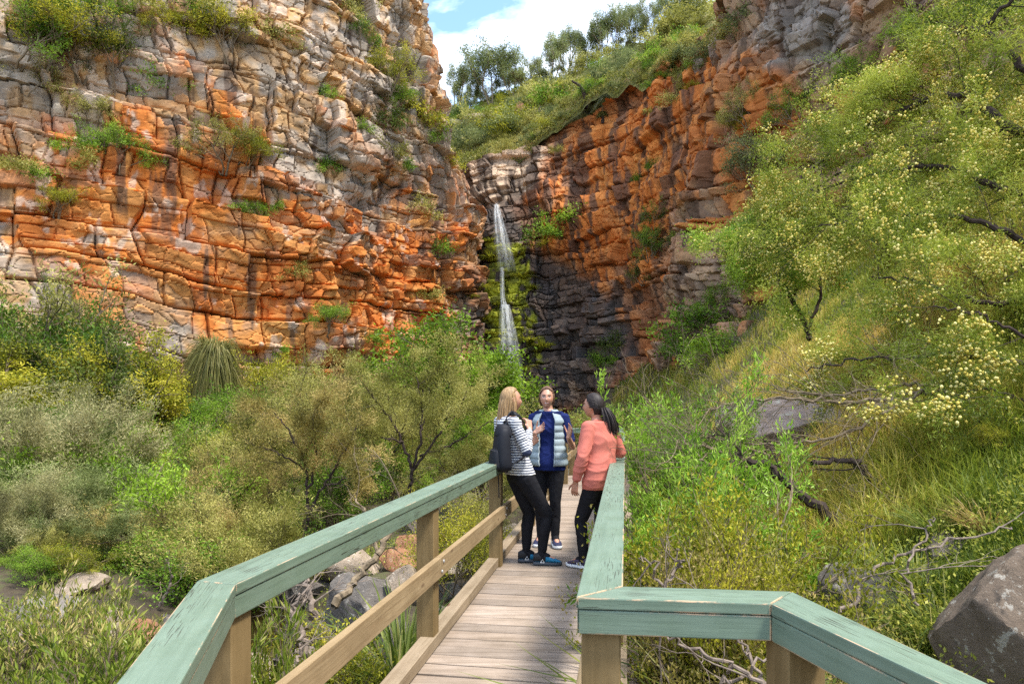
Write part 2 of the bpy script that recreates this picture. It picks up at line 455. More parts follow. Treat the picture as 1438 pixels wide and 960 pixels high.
LEFT = [(-3, [(-29, 26), (-23.2, 31), (-16.5, 35.5), (-10, 40), (-5.6, 45.5), (-2.2, 52), (-1.9, 56), (-2.6, 64)]),
        (16, [(-30, 27.5), (-24.2, 32.4), (-17.6, 36.9), (-11, 41.4), (-6.6, 46.8), (-2.9, 53), (-2.8, 57), (-3.6, 65)]),
        (22, [(-30.5, 28.2), (-24.7, 33.2), (-18.2, 37.7), (-11.8, 42.3), (-8.2, 46.6), (-6.2, 50), (-6.4, 55), (-7, 65)]),
        (36, [(-31, 29), (-25.3, 34.6), (-18.9, 39), (-12.9, 43.2), (-9.5, 46.2), (-7.7, 48.6), (-8.2, 54), (-9, 65)])]
cl_left = build_cliff('cliff_left', LEFT, 820, 600, [36] * 8, 11, col_left, dip=.015,
                      blocky=lambda px, py: .35 + .8 * sstep(260, 420, px) - .3 * blob(px, py, 300, 340, 150, 60) + .3 * sstep(250, 120, py))

def col_back(px, py, U, Z, I):
    n1 = fbm(U * .25, Z * .25, 800, 4); n2 = fbm(U * 1.0, Z * 1.0, 810, 4); st = fbm(U * 1.8, Z * .22, 820, 4)
    o = sstep(.2, .8, .35 + .7 * blob(px, py, 900, 240, 110, 130) + .35 * blob(px, py, 790, 320, 60, 70) + (n1 - .5) * .9 + (I['H1'] - .5) * .5)
    C = palette([.5 + 0 * px, .5 * sstep(.4, .8, n2), .35 * sstep(.5, .8, n1)], [(.22, .10, .05), (.25, .155, .095), (.125, .065, .055)])
    org = palette([.8 + 0 * px, .7 * sstep(.4, .9, I['H1']), .45 * sstep(.4, .7, n2)], [(.40, .135, .03), DEEP, OCHRE])
    C = C * (1 - o[..., None]) + org * o[..., None]
    pale = .85 * sstep(.25, .6, blob(px, py, 690, 255, 45, 50) + .6 * blob(px, py, 745, 235, 40, 40) + (n2 - .5) * .5)
    C = C * (1 - pale[..., None]) + np.array((.36, .28, .20)) * pale[..., None]
    dk = .8 * sstep(.5, .66, st + .25 * blob(px, py, 740, 300, 60, 60) + .15 * blob(px, py, 800, 260, 30, 70))
    C = C * (1 - dk[..., None]) + np.array((.05, .036, .03)) * dk[..., None]
    wet = sstep(.28, .62, 1.05 * blob(px, py, 715, 470, 85, 130) + .9 * blob(px, py, 810, 480, 90, 85) + .5 * blob(px, py, 690, 330, 30, 60) + (n1 - .5) * .45)
    wc = palette([.8 + 0 * px, .5 * (I['H2'] > .6), .4 * (I['G1'] > .7)], [(.048, .042, .038), (.12, .088, .066), (.075, .077, .083)])
    C = C * (1 - .93 * wet[..., None]) + wc * .93 * wet[..., None]
    lt = .8 * sstep(.62, .68, fbm(U * .8, Z * 1.1, 830, 3) + .12 * (I['H2'] - .5)) * wet * sstep(500, 540, py) 
    C = C * (1 - lt[..., None]) + np.array((.26, .175, .115)) * lt[..., None]
    moss = sstep(.62, .86, (1.0 * blob(px, py, 712, 400, 34, 60) + .8 * blob(px, py, 672, 420, 30, 45) + 1.0 * blob(px, py, 750, 490, 30, 40) + .7 * blob(px, py, 700, 470, 60, 110) + .5 * blob(px, py, 735, 395, 28, 40)
                               + .5 * blob(px, py, 705, 340, 16, 50)) * fbm(U * 1.4, Z * 1.8, 840, 3) * 1.35 + .10 * (I['H2'] - .5))
    mc = palette([.6 + 0 * px, sstep(.45, .6, n2)], [(.11, .12, .014), (.34, .35, .025)])
    C = C * (1 - .9 * moss[..., None]) + mc * .9 * moss[..., None]
    return C * 1.22 * (.8 + .5 * n2)[..., None] * (.75 + .35 * I['H2'] + .25 * I['H1'])[..., None]

BACK = [(-3, [(-8, 60), (-3.4, 58.2), (-.9, 57.0), (1.6, 57), (4.6, 55.8), (7.4, 52.5), (9.6, 47.5), (13, 42.5)]),
        (17.6, [(-8, 62), (-3.4, 59.8), (-1.2, 58.3), (1.8, 58.4), (5, 57.2), (8, 53.5), (10.6, 48.5), (14, 43.5)]),
        (21, [(-8.5, 65), (-4.6, 63), (-2.2, 61.4), (1.5, 60.4), (5.2, 58.6), (8.6, 54.6), (11.6, 49.6), (15.4, 44.5)]),
        (27, [(-9, 68), (-5, 66), (-2, 64.5), (2, 62.5), (5.8, 60), (9.4, 56), (12.8, 51), (17, 46)])]
cl_back = build_cliff('cliff_behind_waterfall', BACK, 430, 420, [23.4, 23.8, 24.4, 26.2, 27.6, 28.2, 28.4, 28.4], 23, col_back, dip=-.06, bed=(1.0, 2.4))

def col_right(px, py, U, Z, I):
    n1 = fbm(U * .25, Z * .25, 700, 4); n2 = fbm(U * 1.0, Z * 1.0, 710, 4); st = fbm(U * 1.8, Z * .22, 720, 4)
    o = sstep(.25, .8, .3 + .5 * blob(px, py, 1000, 180, 90, 120) + .25 * blob(px, py, 1160, 130, 70, 70) + (n1 - .5) * 1.0 + (I['H1'] - .5) * .6)
    C = palette([.5 + 0 * px, .6 * (I['H2'] > .55), .4 * sstep(.5, .8, n1)], [(.20, .14, .10), (.26, .175, .10), (.14, .09, .065)])
    org = palette([.7 + 0 * px, .6 * sstep(.4, .9, I['H1']), .6 * sstep(.4, .7, n2)], [(.34, .12, .032), (.24, .08, .024), (.33, .18, .06)])
    C = C * (1 - o[..., None]) + org * o[..., None]
    g = .9 * sstep(.4, .8, 1.2 * blob(px, py, 1120, 40, 75, 70) + (n2 - .5) * .6 + (I['H1'] - .5) * .4)
    C = C * (1 - g[..., None]) + np.array((.18, .165, .15)) * g[..., None]
    dk = .7 * sstep(.55, .7, st)
    C = C * (1 - dk[..., None]) + np.array((.055, .037, .028)) * dk[..., None]
    return C * 1.25 * (.82 + .45 * n2)[..., None] * (.75 + .35 * I['H2'] + .25 * I['H1'])[..., None]

RIGHT = [(-2, [(13, 53), (9.9, 48), (8.2, 44), (9.2, 39), (11, 33.5), (14, 28), (20, 22), (28, 17)]),
         (10, [(14.5, 51), (11.4, 47), (10.0, 43.2), (10.7, 39), (12.1, 33.5), (15, 28), (21, 22), (29, 17)]),
         (22, [(18, 49), (14.8, 46), (13.3, 41.5), (13.2, 37.5), (13.8, 33), (16.5, 28), (22.5, 22), (30, 17)]),
         (36, [(20, 49), (17, 45.5), (15.6, 40.5), (15, 37), (14.9, 33), (17.5, 28.5), (23.5, 23), (31, 18)])]
cl_right = build_cliff('cliff_right', RIGHT, 520, 520, [36] * 8, 37, col_right, dip=.10, amp=1.15)

# ------------------------------------------------------------------ hill above the falls
_WX = [-60, -9, -5, -1, 3, 6, 9.4, 12.8, 17, 40, 90]
_WY = [68, 67, 65, 63.6, 61.8, 60.2, 56.4, 51.4, 46.6, 41, 36]
def hill_z(X, Y):
    z = 22.3 + .62 * (np.minimum(Y, 92) - 60) - .25 * np.clip(Y - 92, 0, 99) + .45 * np.clip(X, 0, 60) + .12 * np.clip(X, -40, 0)
    z = z + sstep(1, 7, X) * 3.4 * (1 - sstep(61, 72, Y)) * sstep(30, 20, X)
    z = z + sstep(.0, 12, 66 - Y) * np.clip(X - 8, 0, 8) * .12
    return z + (fbm(X * .12, Y * .12, 61, 3) - .5) * 4.5 + (fbm(X * .5, Y * .5, 62, 3) - .5) * 2.2
def build_hill():
    xs = np.linspace(-45, 85, 330); ss = np.geomspace(1, 70, 150) - 1
    X = np.repeat(xs[None], len(ss), 0); Y = np.interp(X, _WX, _WY) + ss[:, None] - .8
    Z = hill_z(X, Y); Z = Z - .9 * np.clip(1 - ss[:, None] / 1.0, 0, 1)
    nx = len(xs); i = np.arange(len(ss) - 1)[:, None] * nx + np.arange(nx - 1)[None]
    me = mesh_data('hill', np.stack([X, Y, Z], -1), np.stack([i, i + 1, i + nx + 1, i + nx], -1).reshape(-1, 4), True)
    m, nt, b = new_mat('hill_grass_soil')
    v = mapping(nt)
    r = ramp(nt, [(.3, (.07, .085, .02)), (.5, (.15, .15, .035)), (.62, (.26, .20, .07)), (.8, (.30, .17, .09))])
    nt.links.new(noise(nt, v, .55, 8, .7), r.inputs[0]); nt.links.new(r.outputs[0], b.inputs['Base Color']); b.inputs['Roughness'].default_value = .95
    bump(nt, b, noise(nt, v, 2.5, 6, .7), 1.0, .3)
    o = link('hill', me, m); tag(o, kind='structure')
    return o
hill = build_hill()
# ------------------------------------------------------------------ boardwalk
def mat_paint():
    m, nt, b = new_mat('mint_paint')
    v = mapping(nt, (1, 1, 1)); vl = mapping(nt, (1.6, 26, 26)); vc = mapping(nt, (8, 230, 230)); vp = mapping(nt, (.9, 7, 7))
    base = ramp(nt, [(.3, (.118, .168, .122)), (.7, (.168, .228, .170))]); nt.links.new(noise(nt, vl, 1.0, 6, .65), base.inputs[0])
    dirt = ramp(nt, [(.42, (1, 1, 1)), (.75, (.78, .80, .72))]); nt.links.new(noise(nt, v, 5, 6, .7), dirt.inputs[0])
    c = mixc(nt, 1.0, base.outputs[0], dirt.outputs[0], 'MULTIPLY')
    # long weather cracks along the grain, in drifts
    cr = ramp(nt, [(.375, 1.0), (.405, 0.0)]); nt.links.new(noise(nt, vc, 1.0, 1, .5), cr.inputs[0])
    pr = ramp(nt, [(.44, 0.0), (.56, 1.0)]); nt.links.new(noise(nt, vp, 1.0, 4, .6), pr.inputs[0])
    mu = N(nt, 'ShaderNodeMath', operation='MULTIPLY'); nt.links.new(cr.outputs[0], mu.inputs[0]); nt.links.new(pr.outputs[0], mu.inputs[1])
    c = mixc(nt, mu.outputs[0], c, (.045, .05, .035))
    # rubbed arrises: attribute 'v' is 1 on the edges
    a = N(nt, 'ShaderNodeAttribute', attribute_name='v')
    er = ramp(nt, [(.49, 0.0), (.57, 1.0)]); nt.links.new(noise(nt, mapping(nt, (5, 12, 12)), 1.0, 5, .7), er.inputs[0])
    m2 = N(nt, 'ShaderNodeMath', operation='MULTIPLY'); nt.links.new(a.outputs['Fac'], m2.inputs[0]); nt.links.new(er.outputs[0], m2.inputs[1])
    c = mixc(nt, m2.outputs[0], c, (.45, .31, .19))
    nt.links.new(c, b.inputs['Base Color']); b.inputs['Roughness'].default_value = .5; b.inputs['Specular IOR Level'].default_value = .35
    h = N(nt, 'ShaderNodeMath', operation='SUBTRACT'); nt.links.new(noise(nt, vl, 2.0, 4), h.inputs[0]); nt.links.new(mu.outputs[0], h.inputs[1])
    bump(nt, b, h.outputs[0], .35, .004)
    return m

def mat_timber(name, a, b_, sc_=(1.5, 30, 30), knots=True, island=0.0):
    m, nt, b = new_mat(name)
    g = noise(nt, mapping(nt, sc_), 1.0, 6, .65, .6)
    r = ramp(nt, [(.3, a), (.7, b_)]); nt.links.new(g, r.inputs[0]); c = r.outputs[0]
    d = ramp(nt, [(.4, (1, 1, 1)), (.75, (.62, .6, .55))]); nt.links.new(noise(nt, mapping(nt), 3.5, 6, .7), d.inputs[0])
    c = mixc(nt, .8, c, d.outputs[0], 'MULTIPLY')
    if island:
        ge = N(nt, 'ShaderNodeNewGeometry')
        ir = ramp(nt, [(0, (1 - island,) * 3), (.5, (1, .97, .93)), (1, (1 + island * .5, 1 + island * .45, 1 + island * .4))]); nt.links.new(ge.outputs['Random Per Island'], ir.inputs[0])
        c = mixc(nt, 1.0, c, ir.outputs[0], 'MULTIPLY')
    if knots:
        vo = N(nt, 'ShaderNodeTexVoronoi'); vo.inputs['Scale'].default_value = 1.0; nt.links.new(mapping(nt, (2.2, 7, 7)), vo.inputs[0])
        k = ramp(nt, [(.05, 1.0), (.12, 0.0)]); nt.links.new(vo.outputs['Distance'], k.inputs[0]); c = mixc(nt, k.outputs[0], c, (.10, .055, .03))
    nt.links.new(c, b.inputs['Base Color']); b.inputs['Roughness'].default_value = .8; b.inputs['Specular IOR Level'].default_value = .2
    bump(nt, b, g, .5, .006)
    return m
PAINT = mat_paint()
POSTM = mat_timber('treated_pine', (.15, .10, .04), (.24, .165, .075), (14, 14, 1.0))
MIDM = mat_timber('rail_pine', (.23, .155, .08), (.36, .265, .15))
KERBM = mat_timber('kerb_pine', (.20, .145, .09), (.31, .24, .16))
DECKM = mat_timber('grey_decking', (.215, .168, .13), (.365, .298, .243), (1.2, 24, 24), False, .25)
STEEL = mat_plain('bolt_steel', (.35, .34, .32), .4)

def beam(name, p0, p1, p0o, p1o, z0, z1, mat, parent, bev=.004, seg=1, world=False):
    """prism whose plan is the quad p0 p1 p1o p0o; local X runs along it; arrises chamfered and marked v=1"""
    p0, p1, p0o, p1o = [np.array(p[:2], float) for p in (p0, p1, p0o, p1o)]
    a = math.atan2(*(p1 - p0)[::-1]); c, s = math.cos(a), math.sin(a)
    loc = lambda p: np.array([(p - p0) @ [c, s], (p - p0) @ [-s, c]])
    q = [loc(p) for p in (p0, p1, p1o, p0o)]
    bm = bmesh.new()
    vs_ = [bm.verts.new((x, y, z)) for z in (z0, z1) for x, y in q]
    for f in ([0, 1, 2, 3], [4, 5, 6, 7], [0, 1, 5, 4], [1, 2, 6, 5], [2, 3, 7, 6], [3, 0, 4, 7]): bm.faces.new([vs_[i] for i in f])
    bmesh.ops.recalc_face_normals(bm, faces=bm.faces)
    me = bpy.data.meshes.new(name)
    if bev:
        lay = None
        r = bmesh.ops.bevel(bm, geom=list(bm.edges), offset=bev, segments=2, profile=.6, affect='EDGES')
        # wear strip: inset a band beside the chamfers
    bm.to_mesh(me); bm.free()
    nv = len(me.vertices); co_ = np.zeros(nv * 3); me.vertices.foreach_get('co', co_)
    fl = np.zeros(nv); 
    me.shade_flat()
    # faces of the chamfer are small: give them v = 1 through a corner attribute
    at_ = me.attributes.new('v', 'FLOAT', 'FACE')
    ar = np.zeros(len(me.polygons)); me.polygons.foreach_get('area', ar)
    at_.data.foreach_set('value', (ar < np.sort(ar)[-6] * .999).astype(np.float32))
    o = link(name, me, mat, parent); o.location = (p0[0], p0[1], 0); o.rotation_euler = (0, 0, a)
    return o

BW = empty('boardwalk'); 
tag(BW, 'timber boardwalk with mint green handrails on pine posts leading to the waterfall', 'boardwalk')
LU = norm(np.array([.741, 4.153])); LN = np.array([LU[1], -LU[0]])      # along the left rail, to the right of it
RU = norm(np.array([.749, 4.51])); RN = np.array([RU[1], -RU[0]])
L0 = np.array([-.859, 2.127]); R0 = np.array([.187, 1.988]); RW = .137
ENDL = L0 + LU * 12.55; ENDR = R0 + RU * 12.75
nl = np.array([-.93 + .17 * 0, 2.15])
def rail(p0, p1, q0, q1, label=None):
    h = empty('handrail', (0, 0, 0)); h.parent = BW
    if label: h['label'] = label
    beam('rail_cap', p0, p1, q0, q1, .966, 1.0, PAINT, h)
    # beam under the cap, set 3 mm in
    p0, p1, q0, q1 = [np.array(p[:2], float) for p in (p0, p1, q0, q1)]
    e = norm(q0 - p0) * .004; e2 = norm(q1 - p1) * .004
    beam('rail_beam', p0 + e, p1 + e2, q0 - e, q1 - e2, .893, .9635, PAINT, h)
    return h
Lo = np.array([-1.0, 2.169])
# left: long rail, then the stretch that swings back towards the steps
rail(L0, ENDL, Lo, ENDL - LN * .146)
k = 1.55
Ln = np.array([.2, -.79]); rail(L0 + Ln * .003, L0 + Ln * k, Lo + Ln * .003, Lo + Ln * k * .97, 'mint rail swinging back, cracked paint')
# right: long rail, short cross piece, near stretch
Rq = np.array([.343, 2.11])
rail(R0, ENDR, Rq, ENDR + RN * RW)
Ra, Rb = np.array([.729, 1.925]), np.array([.839, 2.05])
rail(R0 + [.003, -.003], Ra, Rq + [.003, -.003], Rb, 'short cross rail of peeling mint paint')
Rn = np.array([.136, -.545]); rail(Ra + Rn * .004, Ra + Rn * 2.6, Rb + Rn * .004, Rb + np.array([.124, -.673]) * 2.1)
# far end rail
rail(ENDL + LU * .003, ENDR + LU * .003, ENDL + LU * .14, ENDR + LU * .14)

def post(c, ang, z0=-1.25, z1=.893, w=.114, b=True):
    me = POSTMESH
    o = bpy.data.objects.new('post', me); COL.objects.link(o); o.parent = BW
    o.location = (c[0], c[1], z0); o.rotation_euler = (0, 0, ang); o.scale = (1, 1, (z1 - z0) / 2.0)
    return o
bm = bmesh.new(); bmesh.ops.create_cube(bm, size=1)
for v_ in bm.verts: v_.co = Vector((v_.co.x * .114, v_.co.y * .114, (v_.co.z + .5) * 2.0))
bmesh.ops.bevel(bm, geom=[e for e in bm.edges if abs(e.verts[0].co.z - e.verts[1].co.z) > .5], offset=.004, segments=1, affect='EDGES')
POSTMESH = bpy.data.meshes.new('post'); bm.to_mesh(POSTMESH); bm.free(); POSTMESH.shade_flat(); POSTMESH.materials.append(POSTM)
angL = math.atan2(LU[1], LU[0]); angR = math.atan2(RU[1], RU[0])
for i in range(7):
    post(L0 - LN * .075 + LU * (.06 + 2.19 * i - (.05 if i == 6 else 0) - (.55 if i == 6 else 0)), angL)
    post(R0 + RN * .07 + RU * (.085 + 2.19 * i - (.5 if i == 6 else 0)), angR)
post((.80, 1.93), angR + .35); post((.99, 1.2), angR + .35); post((-.78, 1.2), angL + .4)
# middle rails, screwed to the inner face of the posts
def midrail(p0, p1, n, z0, z1, th=.04):
    p0 = np.array(p0); p1 = np.array(p1); return beam('middle_rail', p0, p1, p0 + n * th, p1 + n * th, z0, z1, MIDM, BW, .003)
a0 = L0 - LN * .0155
for s0, s1 in ((.0, 2.22), (2.225, 6.6), (6.605, 12.5)):
    midrail(a0 + LU * s0, a0 + LU * s1, LN, .462, .585)
b0 = R0 + RN * .0105
for s0, s1 in ((.03, 4.4), (4.405, 8.7), (8.705, 12.7)):
    midrail(b0 + RU * s0, b0 + RU * s1, -RN, .462, .585)
midrail(ENDL + LU * .03, ENDR + LU * .03, LU, .462, .585)
# coach bolts through the middle rails
bm = bmesh.new(); bmesh.ops.create_cone(bm, cap_ends=True, segments=10, radius1=.011, radius2=.008, depth=.007); BOLT = bpy.data.meshes.new('bolt'); bm.to_mesh(BOLT); bm.free(); BOLT.materials.append(STEEL)
for i in range(7):
    for dz in (.495, .552):
        p = L0 - LN * .0155 + LN * .0435 + LU * (.06 + 2.19 * i - (.6 if i == 6 else 0) + (.018 if dz > .52 else -.018))
        o = bpy.data.objects.new('bolt', BOLT); COL.objects.link(o); o.parent = BW; o.location = (p[0], p[1], dz); o.rotation_euler = (0, R(90), math.atan2(LN[1], LN[0]))
# kerbs
kl = np.array([-.561, 3.79]); KU = norm(np.array([.616, 3.78])); KN = np.array([KU[1], -KU[0]])
for s0, s1 in ((-1.75, 2.0), (2.003, 5.4), (5.403, 10.9)):
    p = kl + KU * s0; q = kl + KU * s1
    beam('kerb', p - KN * .002, q, p - KN * .1, q - KN * .1, .012, .088, KERBM, BW, .004)
rl = R0 + RN * .05
for s0, s1 in ((.2, 4.8), (4.803, 12.6)):
    beam('kerb', rl + RU * s0, rl + RU * s1, rl + RU * s0 + RN * .1, rl + RU * s1 + RN * .1, .012, .088, KERBM, BW, .004)
# deck boards: surface of one part
mb = MB(); rng = np.random.default_rng(4)
s = 0.0
dl = kl - KN * .14 - KU * 3.2
i = 0
while s < 14.3:
    wd = .138 + rng.uniform(-.004, .004)
    p = dl + KU * s; 
    # right end: meets the line just outside the right rail
    t = ((R0 + RN * .215 - p) @ RN) / (KN @ RN); q = p + KN * (t + rng.uniform(-.012, .012)); p = p + KN * rng.uniform(-.012, .012)
    zt = rng.uniform(-.0025, .0025); tl = rng.uniform(-.002, .002)
    V = [];
    c = .004
    prof = [(0, -.036), (0, -c), (c, 0), (wd - c, 0), (wd, -c), (wd, -.036)]
    for e_, P in ((0, p), (1, q)):
        for (ss, zz) in prof: V.append([*(P + KU * ss), zz + zt + tl * (1 if e_ else -1)])
    F = np.array([[j, j + 1, j + 7, j + 6] for j in range(5)] + [[5, 0, 6, 11]])
    caps = [np.array([[0, 1, 2, 3, 4, 5][::-1], [6, 7, 8, 9, 10, 11]])]
    mb.add(V, [F] + caps)
    s += wd + .0135 + rng.uniform(-.003, .004); i += 1
dk = mb.obj('deck', DECKM, BW); 
# rotate texture space: own transform so grain runs across the walk
for jx in (.12, .62, 1.1):
    p = dl + KN * (jx) ; beam('joist', p + KU * .2, p + KU * 14.2, p + KU * .2 + KN * .05, p + KU * 14.2 + KN * .05, -.20, -.038, KERBM, BW, 0)
# ------------------------------------------------------------------ people
def cap(p0, r0, p1, r1, sides=14):
    p0 = np.array(p0, float); p1 = np.array(p1, float); d = p1 - p0; L = np.linalg.norm(d); t = d / max(L, 1e-6)
    a = np.linspace(-np.pi / 2, 0, 5)[:-1] + .18; b = np.linspace(0, np.pi / 2, 5)[1:] - .18
    pts = [p0 + t * r0 * math.sin(x) for x in a] + [p0, p1] + [p1 + t * r1 * math.sin(x) for x in b]
    rad = [r0 * math.cos(x) for x in a] + [r0, r1] + [r1 * math.cos(x) for x in b]
    return tube2(np.array(pts), np.array(rad), t, sides)
def tube2(pts, rad, t, sides):
    ref = np.array([0, 0, 1.0]) if abs(t[2]) < .9 else np.array([1.0, 0, 0])
    U = norm(np.cross(t, ref)); W = np.cross(t, U); n = len(pts); a = np.arange(sides) * 2 * np.pi / sides
    V = pts[:, None] + rad[:, None, None] * (np.cos(a)[None, :, None] * U + np.sin(a)[None, :, None] * W)
    return ring_faces(V)
def ring_faces(V, closed=True):
    n, s, _ = V.shape; i = np.arange(n - 1)[:, None] * s; j = np.arange(s)[None]; j2 = (j + 1) % s
    F = np.stack([i + j, i + j2, i + s + j2, i + s + j], -1).reshape(-1, 4)
    VV = np.vstack([V.reshape(-1, 3), V[0].mean(0), V[-1].mean(0)]); b = n * s; jj = np.arange(s)
    return VV, [F, np.stack([np.full(s, b), (jj + 1) % s, jj], -1), np.stack([np.full(s, b + 1), jj + (n - 1) * s, (jj + 1) % s + (n - 1) * s], -1)]
def chain(mb, pr):
    for (p, r), (q, s) in zip(pr[:-1], pr[1:]): mb.add(*cap(p, r, q, s))
TZ = np.array([.78, .88, .96, 1.06, 1.16, 1.25, 1.32, 1.375, 1.42, 1.47])
TX = np.array([.150, .172, .162, .130, .134, .148, .160, .155, .085, .052])
TY = np.array([.105, .122, .112, .092, .100, .122, .104, .085, .066, .052])
def torso(mb, spine, zs, gx=0.0, gy=0.0, n=22, hem=None):
    """spine(z) -> (x, y, side tilt)"""
    a = np.arange(28) * 2 * np.pi / 28; R_ = []
    for z in np.linspace(zs[0], zs[1], n):
        cx, cy = spine(z); rx = np.interp(z, TZ, TX) + gx; ry = np.interp(z, TZ, TY) + gy
        if hem is not None: k = np.interp(z, hem[0], hem[1]); rx = max(rx, k); ry = max(ry, k * .72)
        R_.append(np.stack([cx + rx * np.cos(a), cy + ry * np.sin(a), 0 * a + z], -1))
    mb.add(*ring_faces(np.array(R_)))
def remesh(mb, name, vox, smooth=2, disp=None):
    me = mb.data('tmp'); o = link('tmp', me)
    m = o.modifiers.new('r', 'REMESH'); m.mode = 'VOXEL'; m.voxel_size = vox
    if smooth: s = o.modifiers.new('s', 'SMOOTH'); s.iterations = smooth; s.factor = .5
    bpy.context.view_layer.update()
    ev = o.evaluated_get(bpy.context.evaluated_depsgraph_get()); out = bpy.data.meshes.new_from_object(ev)
    bpy.data.objects.remove(o); bpy.data.meshes.remove(me); out.name = name
    n = len(out.vertices); c = np.zeros(n * 3); out.vertices.foreach_get('co', c); c = c.reshape(-1, 3)
    if disp is not None:
        nn = np.zeros(n * 3); out.vertices.foreach_get('normal', nn); c = c + nn.reshape(-1, 3) * disp(c)[:, None]
        out.vertices.foreach_set('co', c.ravel())
    out.update(); out.shade_smooth()
    return out, c
def folds(amp, f=9, seed=1, zf=1.7):
    def d(c):
        u = c[:, 0] * f + c[:, 1] * f * .8; v_ = c[:, 2] * f * zf
        w_ = vn(u * .5 + 3, v_ * .4, seed) * 2
        a = 1 - np.abs(2 * vn(u + w_, v_ - u * .7 + w_, seed + 1) - 1); b = 1 - np.abs(2 * vn(u * 2.1 - w_, v_ * 2.3 + u + w_, seed + 2) - 1)
        return amp * (1.1 * a ** 2 + .55 * b ** 2 - .45)
    return d
def hand_parts(mb, wrist, d, pn, side, curl=.45, spread=.10):
    """palm and five fingers; d along the hand, pn out of the palm, side: towards the thumb"""
    d = norm(np.array(d, float)); pn = norm(np.array(pn, float) - d * np.dot(pn, d)); s = norm(np.array(side, float) - d * np.dot(side, d)); s = norm(s - pn * np.dot(s, pn))
    w = np.array(wrist, float); k = w + d * .088
    for q in np.linspace(-.026, .026, 4): mb.add(*cap(w + d * .008 + s * q * .65, .015, k + s * q, .0125, 10))
    for q, L, cu in ((.031, .066, .8), (.0105, .074, 1.0), (-.0105, .069, 1.1), (-.031, .054, 1.25)):
        p = k + s * q; dd = norm(d + s * q * spread * 30); r = .0088; c = curl * cu * .55
        for j in range(3):
            c2 = c * (1 + .35 * j); dd = norm(dd * math.cos(c2) + pn * math.sin(c2)); e = p + dd * L * (.44, .32, .26)[j]
            mb.add(*cap(p, r, e, r * .9, 9)); p = e; r *= .9
    p = w + d * .026 + s * .024; dd = norm(d * .62 + s * .75 + pn * .25); r = .0115
    for j, L in enumerate((.040, .032, .026)):
        e = p + dd * L; mb.add(*cap(p, r, e, r * .88, 9)); p = e; r *= .88; dd = norm(dd + d * .35 + pn * .18)
def head_parts(mb, c, yaw, pitch=0.0, smile=0.0):
    """sculpted head; returns the matrix head-local -> person"""
    nu, nv = 56, 44; a = np.linspace(0, 2 * np.pi, nu, endpoint=False); b = np.linspace(-np.pi / 2, np.pi / 2, nv)[1:-1]
    A, B = np.meshgrid(a, b); x = np.sin(A) * np.cos(B); y = np.cos(A) * np.cos(B); z = np.sin(B)
    X = x * .0735; Y = y * .094; Z = z * .114
    low = np.clip(-z, 0, 1); X = X * (1 - .34 * low ** 1.4); Y = Y * (1 - .16 * low * (y < 0)) - .012 * low * (y < 0) + .006 * low * (y > 0)
    fr = np.clip(y, 0, 1)
    g = lambda cx, cz, sx, sz: np.exp(-((X - cx) / sx) ** 2 - ((Z - cz) / sz) ** 2) * fr
    Y = Y + .019 * g(0, -.022, .012, .015) + .009 * g(0, .005, .008, .022) - .009 * (g(.031, .012, .016, .011) + g(-.031, .012, .016, .011)) + .005 * g(0, .036, .05, .010) \
        + .008 * g(0, -.056, .022, .009) + .012 * g(0, -.092, .02, .014) + .006 * (g(.042, -.022, .018, .02) + g(-.042, -.022, .018, .02)) - .004 * g(0, -.072, .02, .006)
    V = np.stack([X, Y, Z], -1)
    cy, sy = math.cos(yaw), math.sin(yaw); cp, sp = math.cos(pitch), math.sin(pitch)
    M = np.array([[cy, -sy, 0], [sy, cy, 0], [0, 0, 1]]) @ np.array([[1, 0, 0], [0, cp, -sp], [0, sp, cp]])
    f = lambda P: P @ M.T + np.array(c)
    VV, F = ring_faces(V); mb.add(f(VV), F)
    for sx in (-1, 1):
        for k in range(5):
            t = k / 4 * 2 * np.pi * .8 - 1.2; p = np.array([sx * .073, -.008 - .012 * math.cos(t), -.006 + .024 * math.sin(t)]); t2 = t + .9; q = np.array([sx * .076, -.008 - .012 * math.cos(t2), -.006 + .024 * math.sin(t2)])
            mb.add(*cap(f(p), .007, f(q), .007, 8))
        mb.add(*cap(f(np.array([sx * .068, -.006, .0])), .014, f(np.array([sx * .07, -.008, -.012])), .011, 8))
    return lambda P: (P - np.array(c)) @ M
def mat_skin():
    m, nt, b = new_mat('skin'); a = N(nt, 'ShaderNodeAttribute', attribute_name='Col'); nt.links.new(a.outputs['Color'], b.inputs['Base Color'])
    b.inputs['Roughness'].default_value = .5; b.inputs['Subsurface Weight'].default_value = .12; b.inputs['Subsurface Radius'].default_value = (.01, .004, .002); b.inputs['Subsurface Scale'].default_value = .5
    return m
SKIN = mat_skin()
def cloth(name, col, rough=.85, var=.12, weave=300, bs=.15):
    return mat_plain(name, col, rough, .15, var, 6, weave, bs, .002)
BLACKC = cloth('black_leggings', (.011, .011, .014), .8); NAVYC = cloth('navy_polo', (.009, .017, .09)); PINKC = cloth('coral_jumper', (.50, .150, .112), .95, .12, 160, .35)
VESTC = cloth('pale_grey_quilting', (.28, .335, .36), .65); PACKC = cloth('black_nylon', (.014, .015, .02), .6)
